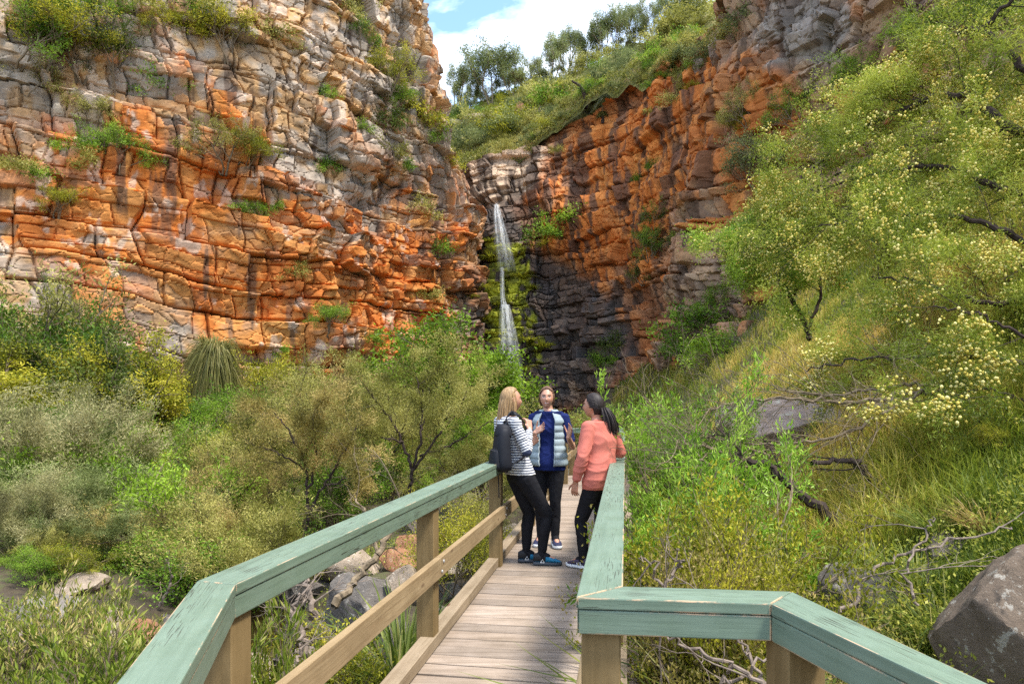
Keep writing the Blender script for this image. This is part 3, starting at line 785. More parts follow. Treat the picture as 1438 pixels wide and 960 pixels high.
def mat_stripes():
    m, nt, b = new_mat('striped_jersey'); a = N(nt, 'ShaderNodeAttribute', attribute_name='v')
    mu = N(nt, 'ShaderNodeMath', operation='MULTIPLY'); mu.inputs[1].default_value = 1 / .024; nt.links.new(a.outputs['Fac'], mu.inputs[0])
    fr = N(nt, 'ShaderNodeMath', operation='FRACT'); nt.links.new(mu.outputs[0], fr.inputs[0])
    r = ramp(nt, [(.0, (.03, .04, .085)), (.36, (.03, .04, .085)), (.42, (.60, .60, .60)), (.94, (.60, .60, .60)), (1.0, (.03, .04, .085))]); nt.links.new(fr.outputs[0], r.inputs[0])
    nt.links.new(r.outputs[0], b.inputs['Base Color']); b.inputs['Roughness'].default_value = .9; return m
STRIPEC = mat_stripes()
def mat_hair(name, a, b_):
    m, nt, b = new_mat(name); r = ramp(nt, [(.3, a), (.72, b_)]); nt.links.new(noise(nt, mapping(nt, (60, 60, 5)), 1.0, 4, .6), r.inputs[0])
    nt.links.new(r.outputs[0], b.inputs['Base Color']); b.inputs['Roughness'].default_value = .55; b.inputs['Specular IOR Level'].default_value = .3; bump(nt, b, noise(nt, mapping(nt, (120, 120, 6)), 1.0, 3), .5, .004); return m
HAIR = [mat_hair('honey_hair', (.15, .085, .038), (.42, .27, .13)), mat_hair('brown_hair', (.07, .035, .02), (.19, .10, .055)), mat_hair('dark_hair', (.009, .006, .006), (.032, .022, .02))]
SOLE = dict(a=mat_plain('dark_sole', (.05, .06, .075), .7), w=mat_plain('white_sole', (.62, .64, .66), .6))
UPP = dict(teal=mat_plain('teal_shoe', (.012, .16, .30), .6), black=mat_plain('black_shoe', (.016, .017, .02), .6), navy=mat_plain('navy_shoe', (.018, .02, .055), .6), plum=mat_plain('plum_shoe', (.05, .035, .07), .6), white=mat_plain('white_mark', (.75, .75, .75), .6), lacey=mat_plain('lime_lace', (.42, .5, .1), .6))

def shoe(parent, ankle, yaw, uppers, sole, marks=None):
    """running shoe: upper (parent of sole, heel panel, laces, side mark)"""
    L = .265; k = np.linspace(0, 1, 15); cy, sy = math.cos(yaw), math.sin(yaw)
    f = lambda P: np.stack([ankle[0] + P[..., 0] * cy - P[..., 1] * sy, ankle[1] + P[..., 0] * sy + P[..., 1] * cy, P[..., 2]], -1)
    hw = np.interp(k, [0, .08, .3, .5, .72, .9, 1], [.018, .034, .036, .038, .048, .040, .012]); y = -.075 + k * L
    hz = np.interp(k, [0, .1, .3, .42, .6, .8, .95, 1], [.092, .112, .112, .104, .078, .056, .043, .03])
    a = np.arange(18) * 2 * np.pi / 18
    R_ = [np.stack([hw[i] * np.sign(np.cos(a)) * np.abs(np.cos(a)) ** .7, 0 * a + y[i], .024 + (hz[i] - .024) * (.5 + .5 * np.sin(a)) ** .75], -1) for i in range(15)]
    up = MB(); V, F = ring_faces(f(np.array(R_))); up.add(V, F); u = up.obj('shoe', UPP[uppers[0]], parent, True)
    sb = MB(); R_ = [np.stack([(hw[i] + .006) * np.sign(np.cos(a)) * np.abs(np.cos(a)) ** .5, 0 * a + y[i] + (.006 if i == 14 else -.006 if i == 0 else 0), .0155 + .0155 * np.sign(np.sin(a)) * np.abs(np.sin(a)) ** .4 + .012 * max(0, k[i] - .75) ** 1.0], -1) for i in range(15)]
    V, F = ring_faces(f(np.array(R_))); sb.add(V, F); sb.obj('sole', SOLE[sole], u, True)
    if len(uppers) > 1:   # heel panel in a second colour
        hb = MB(); R_ = [np.stack([(hw[i] + .0025) * np.sign(np.cos(a)) * np.abs(np.cos(a)) ** .7, 0 * a + y[i] - (.004 if i == 0 else 0), .026 + (hz[i] - .022) * (.5 + .5 * np.sin(a)) ** .75], -1) for i in range(0, 7)]
        V, F = ring_faces(f(np.array(R_))); hb.add(V, F); hb.obj('heel_panel', UPP[uppers[1]], u, True)
    kb = MB(); fw = np.array([-sy, cy, 0]); a0 = np.array([ankle[0], ankle[1], .112 if uppers[0] == 'teal' else .135])
    kb.add(*cap(a0, .040, a0 * [1, 1, 0] + fw * .012 + [0, 0, .075], .042)); kb.add(*cap(a0 * [1, 1, 0] + [0, 0, .098], .040, a0 * [1, 1, 0] + fw * .055 + [0, 0, .075], .034)); kb.obj('sock', BLACKC, parent, True)
    lb = MB()
    for i in range(4):
        yy = .045 + i * .024; zz = np.interp((yy + .075) / L, k, hz) + .002
        lb.add(*tube(f(np.array([[-.02, yy, zz - .008], [0, yy + .004, zz], [.02, yy, zz - .008]])), .0035, 5))
    lb.obj('laces', UPP['white' if uppers[0] != 'teal' else 'teal'], u)
    if marks:
        for sd in (-1, 1):
            kb = MB()
            for pts in marks:
                P = np.array([[sd * (np.interp((q[0] + .075) / L, k, hw) + .0045), q[0], q[1]] for q in pts]); kb.add(*tube(f(P), .0035, 5))
            kb.obj('side_mark', UPP['white'], u)
    return u

def person(name_label, root_loc, th, J, hair, tops, scale=1.0):
    root = empty('person', root_loc, th); root.scale = (scale,) * 3; tag(root, name_label, 'person', None)
    sp = np.array(J['spine']); spine = lambda z: (np.interp(z, sp[:, 2], sp[:, 0]), np.interp(z, sp[:, 2], sp[:, 1]))
    b = MB(); torso(b, spine, (.80, 1.46))
    hx, hy = spine(.86)
    for k, sx in (('rleg', 1), ('lleg', -1)):
        kn, an = J[k]; hp = (hx + sx * .085, hy, .84); chain(b, [(hp, .088), (kn, .046), (an, .034)]); md = (np.array(kn) * .65 + np.array(an) * .35); b.add(*cap(kn, .045, md - [0, .012, 0], .045)); b.add(*cap(md - [0, .012, 0], .045, an, .034))
        fy = J[k + '_yaw']; b.add(*cap(an, .035, (an[0] - .1 * math.sin(fy), an[1] + .1 * math.cos(fy), .05), .03))
    arms = {}
    for k, sx in (('rarm', 1), ('larm', -1)):
        el, wr, hd, pn, sd, cu = J[k]; s0 = spine(1.37); sh = (s0[0] + sx * .165 + J.get('shx', 0), s0[1], 1.365); arms[k] = (sh, el, wr)
        chain(b, [((sh[0] - sx * .05, sh[1], sh[2]), .05), (sh, .047), (el, .036), (wr, .025)]); hand_parts(b, wr, hd, pn, sd, cu)
    s1 = spine(1.46); hc = np.array(J['head'])
    b.add(*cap((s1[0], s1[1] - .005, 1.42), .054, (hc[0] * .9 + s1[0] * .1, hc[1] - .02, hc[2] - .05), .050))
    inv = head_parts(b, hc, J['yaw'], J.get('pitch', 0))
    me, c = remesh(b, 'body', .0058, 2)
    col = np.tile(np.array(J.get('skin', (.46, .235, .155))), (len(c), 1)); h = inv(c); fr = h[:, 1] > .03
    e = np.minimum(np.hypot((h[:, 0] - .031) / .014, (h[:, 2] - .010) / .0065), np.hypot((h[:, 0] + .031) / .014, (h[:, 2] - .010) / .0065))
    col[(e < 1) & fr] = (.5, .45, .42); e2 = np.minimum(np.hypot(h[:, 0] - .031, h[:, 2] - .010), np.hypot(h[:, 0] + .031, h[:, 2] - .010)); col[(e2 < .0066) & fr] = (.03, .02, .015)
    br = np.minimum(np.abs(h[:, 0] - .031), np.abs(h[:, 0] + .031)); col[(br < .018) & (np.abs(h[:, 2] - .030 + br * .15) < .0042) & fr] = (.09, .045, .03)
    lash = (br < .016) & (np.abs(h[:, 2] - .0175 + br * .25) < .003) & fr; col[lash] = (.05, .03, .025)
    curve = h[:, 2] + .057 - 6 * h[:, 0] ** 2 * 1.4
    lip = (np.abs(h[:, 0]) < .027) & (np.abs(curve) < .0085) & fr; col[lip] = (.40, .10, .09)
    if J.get('smile'): col[(np.abs(h[:, 0]) < .019) & (np.abs(curve) < .0042) & fr] = (.72, .68, .62)
    ck = np.exp(-((np.abs(h[:, 0]) - .042) / .016) ** 2 - ((h[:, 2] + .022) / .016) ** 2) * fr * .35; col = col * (1 - ck[:, None]) + np.array((.50, .17, .12)) * ck[:, None]
    set_col(me, col); body = link('body', me, SKIN, root)
    # leggings
    p = MB(); torso(p, spine, (.80, 1.0), .006, .008, 10)
    for k, sx in (('rleg', 1), ('lleg', -1)):
        kn, an = J[k]; kn = np.array(kn); an = np.array(an); hp = np.array((hx + sx * .085, hy, .84)); end = an + (kn - an) * J.get('cuff', .08)
        chain(p, [(hp, .098), (hp * .45 + kn * .55, .078), (kn, .061), (kn * .62 + an * .38 - [0, .012, 0], .060), (end, .044)])
    me, c = remesh(p, 'leggings', .008, 3, folds(.0035, 10, 5, 1.2)); link('leggings', me, BLACKC, root)
    tops(root, spine, arms)
    hair(root, hc, J)
    return root, spine

def hair_cap(mb, f, back=.02, up=.012, top=.118, front=.045):
    """skull cap open at the face"""
    nu, nv = 40, 26; a = np.linspace(0, 2 * np.pi, nu, endpoint=False); bb = np.linspace(-.95, np.pi / 2, nv)
    R_ = []
    for q in bb:
        x = np.sin(a) * np.cos(q) * .084; y = np.cos(a) * np.cos(q) * .106 - .008; z = 0 * a + np.sin(q) * top + .008
        lim = np.interp(z, [-.1, .02, .07, .100, .124], [-.035, -.022, .0, front, .2]); y = np.minimum(y, lim + .10 * np.maximum(0, .045 - np.abs(x)) * (z > .05))
        R_.append(np.stack([x, y, z], -1))
    V, F = ring_faces(np.array(R_)); mb.add(f(V), F)
def combed(f, n, seed, w=.004, to=(0, -.105, -.01)):
    rng = np.random.default_rng(seed); mb = MB()
    for k in range(n):
        a = rng.uniform(-1.75, 1.75); z0 = .092 - .105 * (abs(a) / 1.75) ** 1.6; y0 = .052 * math.cos(a * .9) + .004; x0 = .078 * math.sin(a * .9)
        t = np.linspace(0, 1, 8); P = np.outer(1 - t, [x0, y0, z0]) + np.outer(t, to) + rng.normal(size=3) * .003
        n_ = P / np.array([.086, .108, .124]); P = P / np.maximum(np.linalg.norm(n_, axis=1, keepdims=True), .3) ; P = P * (1.0 + .012 * np.sin(t * 3.1))[:, None]
        P[-1] = P[-1] * .35 + np.array(to) * .65; mb.add(*tube(f(P), w * np.interp(t, [0, .15, .8, 1], [.3, 1, 1, .6]), 5))
    return mb
def headf(J, hc):
    cy, sy = math.cos(J['yaw']), math.sin(J['yaw']); M = np.array([[cy, -sy, 0], [sy, cy, 0], [0, 0, 1]]); return lambda P: np.asarray(P, float) @ M.T + hc
def strands(f, n, seed, L, w, sway=.02, back=0.0):
    """long straight hair: many overlapping locks falling from the crown"""
    rng = np.random.default_rng(seed); mb = MB()
    for k in range(n):
        a = rng.uniform(np.pi * .36, np.pi * 1.64); r = .087 + rng.uniform(-.004, .006); x0, y0 = math.sin(a) * r * .92, math.cos(a) * r * 1.14 - .008
        z0 = rng.uniform(.0, .06); l = L * rng.uniform(.8, 1.05) * (1 - .25 * max(0, math.cos(a) + .2))
        t = np.linspace(0, 1, 9); bl = np.sin(np.minimum(t * 2.2, 1) * np.pi / 2)
        x = x0 * (.75 + .25 * bl) * (1 - .18 * t) + sway * rng.normal() * t; y = y0 * (.75 + .25 * bl) - back * t + sway * rng.normal() * t * .6
        mb.add(*tube(f(np.stack([x, y, z0 + .02 - l * t], -1)), w * np.interp(t, [0, .2, .8, 1], [.6, 1, .8, .25]) * rng.uniform(.7, 1.2), 5))
    return mb
# --- striped woman
def tops_a(root, spine, arms):
    t = MB(); torso(t, spine, (.87, 1.425), .014, .018, 24)
    for k in arms:
        sh, el, wr = [np.array(q) for q in arms[k]]; s = 1 if k[0] == 'r' else -1
        chain(t, [(sh - [s * .05, 0, .01], .066), (sh, .060), ((sh + el) / 2, .053), (el, .049), (el * .5 + wr * .5, .041), (el * .12 + wr * .88, .034)])
    me, c = remesh(t, 'striped_top', .008, 3, folds(.007, 11, 3))
    v = c[:, 2].copy(); best = np.full(len(c), 9.0)
    for k in arms:
        sh, el, wr = [np.array(q) for q in arms[k]]; off = 0
        for p, q in ((sh, el), (el, wr)):
            d = q - p; L = np.linalg.norm(d); u = np.clip((c - p) @ d / L ** 2, 0, 1); ds = np.linalg.norm(c - p - u[:, None] * d, axis=1)
            tor = np.hypot((c[:, 0] - spine(1.2)[0]) / .15, (c[:, 1] - spine(1.2)[1]) / .13)
            m = (ds < .062) & (ds < best) & ((u > .15) | (off > 0)) & (np.abs(c[:, 0] - spine(1.2)[0]) > .12); v[m] = 1.37 - (off + u[m] * L); best = np.where(m, ds, best); off += L
    set_val(me, v); link('striped_top', me, STRIPEC, root)
def hair_a(root, hc, J):
    f = headf(J, hc); m = MB(); hair_cap(m, f, top=.122); o = m.obj('hair', HAIR[0], root, True)
    strands(f, 210, 5, .34, .0095, .012, .03).obj('hair_length', HAIR[0], o, True)
JA = dict(spine=[(0, -.15, .8), (0, -.205, .95), (0, -.27, 1.2), (0, -.315, 1.37), (0, -.305, 1.5)], head=(0.0, -.27, 1.575), yaw=-.12,
          rleg=((.10, .07, .47), (.09, .01, .095)), lleg=((-.07, -.04, .47), (-.08, -.07, .095)), rleg_yaw=-.5, lleg_yaw=-.45, cuff=.13,
          rarm=((.235, -.225, 1.10), (.15, -.15, 1.30), (-.35, .05, .8), (-.8, -.2, -.3), (.1, -.9, .2), 1.3),
          larm=((-.25, -.24, 1.09), (-.12, -.02, 1.13), (.5, .5, .6), (.6, -.5, .2), (.2, .2, .9), .8))
tha = R(-64)
pa, spa = person('woman in a striped top with a black backpack leaning on the left handrail', (.235, 6.62, .004), tha, JA, hair_a, tops_a, 1.0)
shoe(pa, (.09, .01), -.5, ('teal', 'black'), 'a', [[(-.01, .03), (.008, .062), (.026, .03), (-.008, .03)]])
shoe(pa, (-.08, -.07), -.45, ('teal', 'black'), 'a', [[(-.01, .03), (.008, .062), (.026, .03), (-.008, .03)]])
# backpack hanging from her right shoulder: a thing of its own
bpk = empty('backpack', tuple(pa.matrix_basis @ Vector((.165, -.435, .915))), tha - .12); tag(bpk, 'black backpack slung on the back of the woman in the striped top', 'backpack')
def rbox(sx, sy, z0, z1, n=14, e=.55, taper=.82, bulge=.0):
    a = np.arange(32) * 2 * np.pi / 32; R_ = []
    for k in np.linspace(0, 1, n):
        s = (1 - (2 * k - 1) ** 8) ** .3 * (1 - (1 - taper) * k ** 2); s = max(s, .35)
        R_.append(np.stack([sx * s * np.sign(np.cos(a)) * np.abs(np.cos(a)) ** e, sy * s * np.sign(np.sin(a)) * np.abs(np.sin(a)) ** e - bulge * math.sin(k * 3.1), 0 * a + z0 + (z1 - z0) * k], -1))
    return ring_faces(np.array(R_))
bpk.scale = (.93, .9, .93); m = MB(); m.add(*rbox(.145, .085, 0, .46, 16, .7, .66, .015)); o = m.obj('pack_body', PACKC, bpk, True)
m = MB(); V, F = rbox(.115, .05, .02, .24, 14, .75, .78, .01); V = V + np.array([0, -.075, 0]); m.add(V, F); q = m.obj('front_pocket', PACKC, bpk, True)
m = MB(); m.add(*tube([[-.10, -.118, .215], [0, -.124, .222], [.10, -.118, .215]], .004, 6)); m.obj('zip', mat_plain('grey_zip', (.05, .05, .055), .5), q)
m = MB(); V, F = boxv(-.045, .02, -.1235, -.119, .075, .092); m.add(V, F); m.obj('pocket_badge', mat_plain('tan_badge', (.30, .15, .05), .6), q)
m = MB(); V, F = rbox(.108, .088, .34, .475, 14, .8, .6, .0); m.add(V, F); m.obj('top_flap', PACKC, bpk, True)
m = MB(); m.add(*tube([[-.05, .03, .46], [-.045, .03, .50], [.045, .03, .50], [.05, .03, .46]], .009, 6)); m.obj('grab_handle', PACKC, bpk, True)
def strap(pts, w=.028, th=.006):
    P = cat3(np.array(pts, float), 24); T = norm(np.gradient(P, axis=0)); S = norm(np.cross(T, np.array([1.0, 0, 0]) * 0 + np.array([.2, 1, .1]))); Nn = np.cross(T, S)
    R_ = np.stack([P + S * w + Nn * th, P - S * w + Nn * th, P - S * w - Nn * th, P + S * w - Nn * th], 1); mm = MB(); mm.add(*ring_faces(R_)); return mm
iv = (Matrix.Translation(bpk.location) @ Matrix.Rotation(tha - .12, 4, 'Z') @ Matrix.Diagonal((.93, .9, .93, 1))).inverted() @ (Matrix.Translation(pa.location) @ Matrix.Rotation(tha, 4, 'Z'))
wpt = lambda p: tuple(iv @ Vector(p))
sx0 = .145
strap([wpt((sx0 + .01, -.42, 1.31)), wpt((sx0 + .005, -.385, 1.42)), wpt((sx0, -.32, 1.455)), wpt((sx0 - .005, -.235, 1.41)), wpt((sx0 - .01, -.18, 1.30)), wpt((sx0 + .02, -.165, 1.18)), wpt((sx0 + .085, -.26, 1.05)), wpt((sx0 + .07, -.38, .98))], .024).obj('shoulder_strap', PACKC, bpk)
m = MB(); m.add(*tube([wpt((.06, -.44, .96)), wpt((.04, -.42, .8)), wpt((.05, -.42, .66))], .006, 5)); m.obj('loose_strap', PACKC, bpk)

# --- woman in the vest
def tops_b(root, spine, arms):
    t = MB(); torso(t, spine, (.81, 1.44), .014, .018, 26, ([.8, .95, 1.1], [.185, .18, .15]))
    for k in arms:
        sh, el, wr = [np.array(q) for q in arms[k]]; s = 1 if k[0] == 'r' else -1
        chain(t, [(sh - [s * .05, 0, .01], .066), (sh, .062), (sh * .5 + el * .5, .056), (sh * .25 + el * .75, .054)])
    me, c = remesh(t, 'polo_shirt', .008, 3, folds(.005, 9, 8)); o = link('polo_shirt', me, NAVYC, root)
    x0, y0 = spine(1.43); m = MB()
    for s in (-1, 1):
        P = np.array([[[x0 + s * .004, y0 + .082, 1.365], [x0 + s * .045, y0 + .086, 1.375]], [[x0 + s * .02, y0 + .074, 1.425], [x0 + s * .062, y0 + .062, 1.40]], [[x0 + s * .055, y0 + .045, 1.455], [x0 + s * .085, y0 + .03, 1.425]], [[x0 + s * .062, y0 - .02, 1.465], [x0 + s * .09, y0 - .03, 1.43]], [[x0 + s * .03, y0 - .06, 1.468], [x0 + s * .04, y0 - .08, 1.43]]])
        i = np.arange(4)[:, None] * 2; m.add(P.reshape(-1, 3), np.concatenate([i, i + 1, i + 3, i + 2], 1))
    q = m.obj('collar', NAVYC, o, True); sm = q.modifiers.new('t', 'SOLIDIFY'); sm.thickness = .006; sm.offset = 0
    m = MB(); V, F = boxv(x0 + .055, x0 + .085, y0 + .139, y0 + .143, 1.26, 1.283); m.add(V, F); m.obj('chest_badge', mat_plain('pale_badge', (.25, .33, .5), .7), o)
    # quilted vest, open at the front
    zs = np.linspace(.86, 1.46, 74); na = 60; V = []
    for z in zs:
        cx, cy = spine(z); pf = .013 * np.abs(math.sin((z - .86) * math.pi / .072)) ** .6
        rx = max(np.interp(z, TZ, TX), np.interp(z, [.86, .95, 1.1], [.178, .175, .15])) + .022 + pf; ry = max(np.interp(z, TZ, TY), np.interp(z, [.86, .95, 1.1], [.13, .13, .11])) + .028 + pf
        if z > 1.36: k = (z - 1.36) / .10; rx = rx * (1 - k) + (.092 + .5 * pf) * k if z < 1.46 else .092; ry = ry * (1 - k) + .088 * k
        gap = np.interp(z, [.86, 1.0, 1.2, 1.36, 1.46], [.40, .46, .50, .50, .50])
        a = np.linspace(np.pi / 2 + gap, np.pi / 2 + 2 * np.pi - gap, na); V.append(np.stack([cx + rx * np.cos(a), cy + ry * np.sin(a), 0 * a + z], -1))
    V = np.array(V); keep = np.ones((len(zs) - 1, na - 1), bool)
    for i in range(len(zs) - 1):                       # arm holes
        if 1.185 < zs[i] < 1.40:
            h_ = .078 * math.sqrt(max(0, 1 - ((zs[i] - 1.29) / .112) ** 2))
            for j in range(na - 1):
                cx, cy = spine(zs[i])
                if abs(V[i, j, 1] - cy) < h_ and abs(V[i, j, 0] - cx) > .09: keep[i, j] = False
    i, j = np.nonzero(keep); F = np.stack([i * na + j, i * na + j + 1, (i + 1) * na + j + 1, (i + 1) * na + j], -1)
    me = mesh_data('quilted_vest', V.reshape(-1, 3), F, True); o = link('quilted_vest', me, VESTC, root); sm = o.modifiers.new('t', 'SOLIDIFY'); sm.thickness = .022; sm.offset = -1
    for e in (0, -1):
        m = MB(); m.add(*tube(V[:, e] , .008, 6)); m.obj('zip_edge', VESTC, o, True)
def hair_b(root, hc, J):
    f = headf(J, hc); m = MB(); hair_cap(m, f, top=.122, front=.048); o = m.obj('hair', HAIR[1], root, True)
    m = MB(); m.add(f(cap((0, -.10, .01), .038, (0, -.115, -.03), .03)[0]), cap((0, -.10, .01), .038, (0, -.115, -.03), .03)[1])
    for s in (-1, 1): m.add(*tube(f(np.array([[s * .070, .035, .045], [s * .079, .02, .0], [s * .076, .0, -.05], [s * .06, -.02, -.085]])), [.006, .009, .008, .003], 6))
    m.obj('tied_back_hair', HAIR[1], o, True); combed(f, 150, 4, .003).obj('combed_locks', HAIR[1], o, True)
JB = dict(spine=[(0, 0, .8), (0, 0, 1.0), (0, -.01, 1.25), (0, 0, 1.37), (0, .012, 1.5)], head=(.015, .03, 1.585), yaw=.12, pitch=.0, smile=True,
          rleg=((.09, .02, .47), (.09, -.02, .095)), lleg=((-.075, .03, .47), (-.075, .03, .095)), rleg_yaw=-.1, lleg_yaw=.35, cuff=.02,
          rarm=((.235, .02, 1.085), (.115, .20, 1.215), (-.75, .30, .50), (-.3, .6, .5), (.1, .1, 1.0), .25),
          larm=((-.255, -.01, 1.06), (-.24, .20, 1.17), (-.25, .35, .85), (.35, .6, .5), (.9, .1, -.1), .3))
pb, spb = person('woman in a pale grey quilted vest over navy polo, facing the camera', (.40, 7.45, .004), R(168), JB, hair_b, tops_b, 1.01)
shoe(pb, (.09, -.02), -.1, ('navy',), 'w', None)
shoe(pb, (-.075, .03), .35, ('navy',), 'w', [[(.045, .048), (.02, .034), (.0, .036), (-.03, .062)], [(.045, .048), (.015, .039), (-.005, .042), (-.03, .062)]])

# --- woman in the coral jumper
def tops_c(root, spine, arms):
    t = MB(); torso(t, spine, (.775, 1.425), .018, .022, 26, ([.77, .83, .95, 1.1], [.185, .198, .19, .165]))
    for k in arms:
        sh, el, wr = [np.array(q) for q in arms[k]]; s = 1 if k[0] == 'r' else -1
        chain(t, [(sh - [s * .05, 0, .01], .072), (sh, .068), ((sh + el) / 2, .063), (el, .058), (el * .5 + wr * .5, .052), (el * .2 + wr * .8, .042)])
    me, c = remesh(t, 'jumper', .008, 3, folds(.010, 6, 12, 1.1)); o = link('jumper', me, PINKC, root)
    a = np.linspace(0, 2 * np.pi, 33); x0, y0 = spine(1.43); m = MB(); m.add(*tube(np.stack([x0 + .074 * np.cos(a), y0 + .068 * np.sin(a), 1.428 - .016 * np.sin(a)], -1), .009, 6)); m.obj('neckband', PINKC, o, True)
def hair_c(root, hc, J):
    f = headf(J, hc); m = MB(); hair_cap(m, f, top=.122); o = m.obj('hair', HAIR[2], root, True)
    rng = np.random.default_rng(3); m = MB()
    combed(f, 130, 7, .0045, (0, -.108, -.02)).obj('combed_locks', HAIR[2], o, True)
    for k in range(150):
        t = np.linspace(0, 1, 9); u = rng.normal(size=2) * .013; m.add(*tube(f(np.stack([u[0] * (1 + 1.2 * np.sin(t * 3)) + .04 * t, -.108 - .045 * np.sin(t * 2.6) + u[1] * (1 + np.sin(t * 3)) - .02 * t, -.015 - .33 * t * rng.uniform(.8, 1.05)], -1)), .0085 * np.interp(t, [0, .2, .8, 1], [.7, 1, .8, .2]), 5))
    m.obj('ponytail', HAIR[2], o, True)
    m = MB(); m.add(*tube(f(np.array([[math.cos(q) * .022 + .004, -.108 + math.sin(q) * .02, -.03] for q in np.linspace(0, 6.28, 13)])), .006, 6)); m.obj('hair_tie', BLACKC, o, True)
JC = dict(spine=[(.0, -.02, .78), (.0, -.04, .95), (.02, -.03, 1.2), (.03, .0, 1.37), (.02, .03, 1.5)], head=(-.0, .05, 1.575), yaw=.30, skin=(.40, .19, .12),
          rleg=((.09, .03, .46), (.08, .0, .095)), lleg=((-.09, .14, .45), (-.09, .10, .095)), rleg_yaw=.1, lleg_yaw=.1, cuff=.03,
          rarm=((.30, -.06, 1.115), (.31, .16, 1.13), (-.1, 1.0, -.05), (0, 0, -1.0), (-1.0, 0, 0), .5),
          larm=((-.235, .0, 1.08), (-.225, .09, .85), (0, .15, -1.0), (1.0, .1, 0), (.1, 1.0, .1), .7))
pc, spc = person('woman in a coral jumper resting her elbow on the right handrail', (.80, 6.40, .004), R(46), JC, hair_c, tops_c, .965)
s3 = [[(.0, .034), (.018, .066)], [(.02, .034), (.036, .062)], [(.04, .034), (.054, .056)]]
shoe(pc, (.08, .0), .1, ('plum',), 'w', s3); shoe(pc, (-.09, .10), .1, ('plum',), 'w', s3)
# ------------------------------------------------------------------ plants: growth
def grow(rng, segs, tips, p, d, L, r, lvl, levels, nch, ang, wander, up, ratio, npt=5, tmin=.35):
    pts = [p]; dd = d
    for _ in range(npt):
        dd = norm(dd + wander * rng.normal(size=3) + np.array([0, 0, up])); pts.append(pts[-1] + dd * L / npt)
    pts = np.array(pts); segs.append((pts, np.linspace(r, r * .5, npt + 1), lvl))
    if lvl >= levels: tips.append(pts); return
    k = nch[min(lvl, len(nch) - 1)]
    for c in range(k):
        t = tmin + (1 - tmin) * (c + rng.uniform(.2, 1)) / k; t = min(t, 1) * npt; i = min(int(t), npt - 1); q = pts[i] + (pts[i + 1] - pts[i]) * (t - i)
        a = ang * rng.uniform(.6, 1.3); e = norm(np.cross(dd, rng.normal(size=3)))
        nd = norm(pts[i + 1] - pts[i]) * math.cos(a) + e * math.sin(a)
        grow(rng, segs, tips, q, nd, L * ratio * rng.uniform(.75, 1.2), r * .55, lvl + 1, levels, nch, ang, wander, up, ratio, npt, tmin)

def leaf_mesh(name, P, D, L, W, v, rng, fold=0.0):
    n = len(P); D = norm(D); S = norm(np.cross(D, rng.normal(size=(n, 3)))); L = L[:, None]; W = W[:, None]
    nn = np.cross(D, S) * (W * fold)
    V = np.stack([P, P + D * L * .45 + S * W * .5 + nn, P + D * L, P + D * L * .45 - S * W * .5 + nn], 1)
    F = np.arange(n * 4).reshape(n, 4)
    me = mesh_data(name, V, F)
    set_val(me, np.repeat(v, 4))
    return me

def clump(P, f, seed):
    return .5 * vn(P[:, 0] * f + P[:, 2] * f * .7, P[:, 1] * f - P[:, 2] * f * .6, seed) + .5 * vn(P[:, 0] * f * 2.3 - 5, P[:, 2] * f * 2.3 + P[:, 1], seed + 1)

def species(seed, h, stems=4, spread=.6, levels=3, nch=(4, 4, 3), ang=.6, wander=.13, up=.05, ratio=.6, r0=.03, first=.55,
            nleaf=8000, leaf=(.06, .01), sigma=.06, along=.6, lift=.2, vamp=1.1, npt=5, sides=4, base_r=.1, cf=1.6, minlvl=None, blossoms=0, bsize=.016, fold=.15):
    rng = np.random.default_rng(seed); segs, tips = [], []
    for k in range(stems):
        a = 2 * math.pi * (k + rng.uniform(-.3, .3)) / stems; tl = spread * rng.uniform(.3, 1.0)
        d = norm(np.array([math.cos(a) * tl, math.sin(a) * tl, 1.0]))
        grow(rng, segs, tips, np.array([math.cos(a) * base_r, math.sin(a) * base_r, -.08]), d, h * first * rng.uniform(.8, 1.15), r0 * rng.uniform(.7, 1.1), 0, levels, nch, ang, wander, up, ratio, npt)
    return from_segs(rng, segs, tips, nleaf, leaf, sigma, along, lift, vamp, sides, cf, seed, blossoms, bsize, fold)

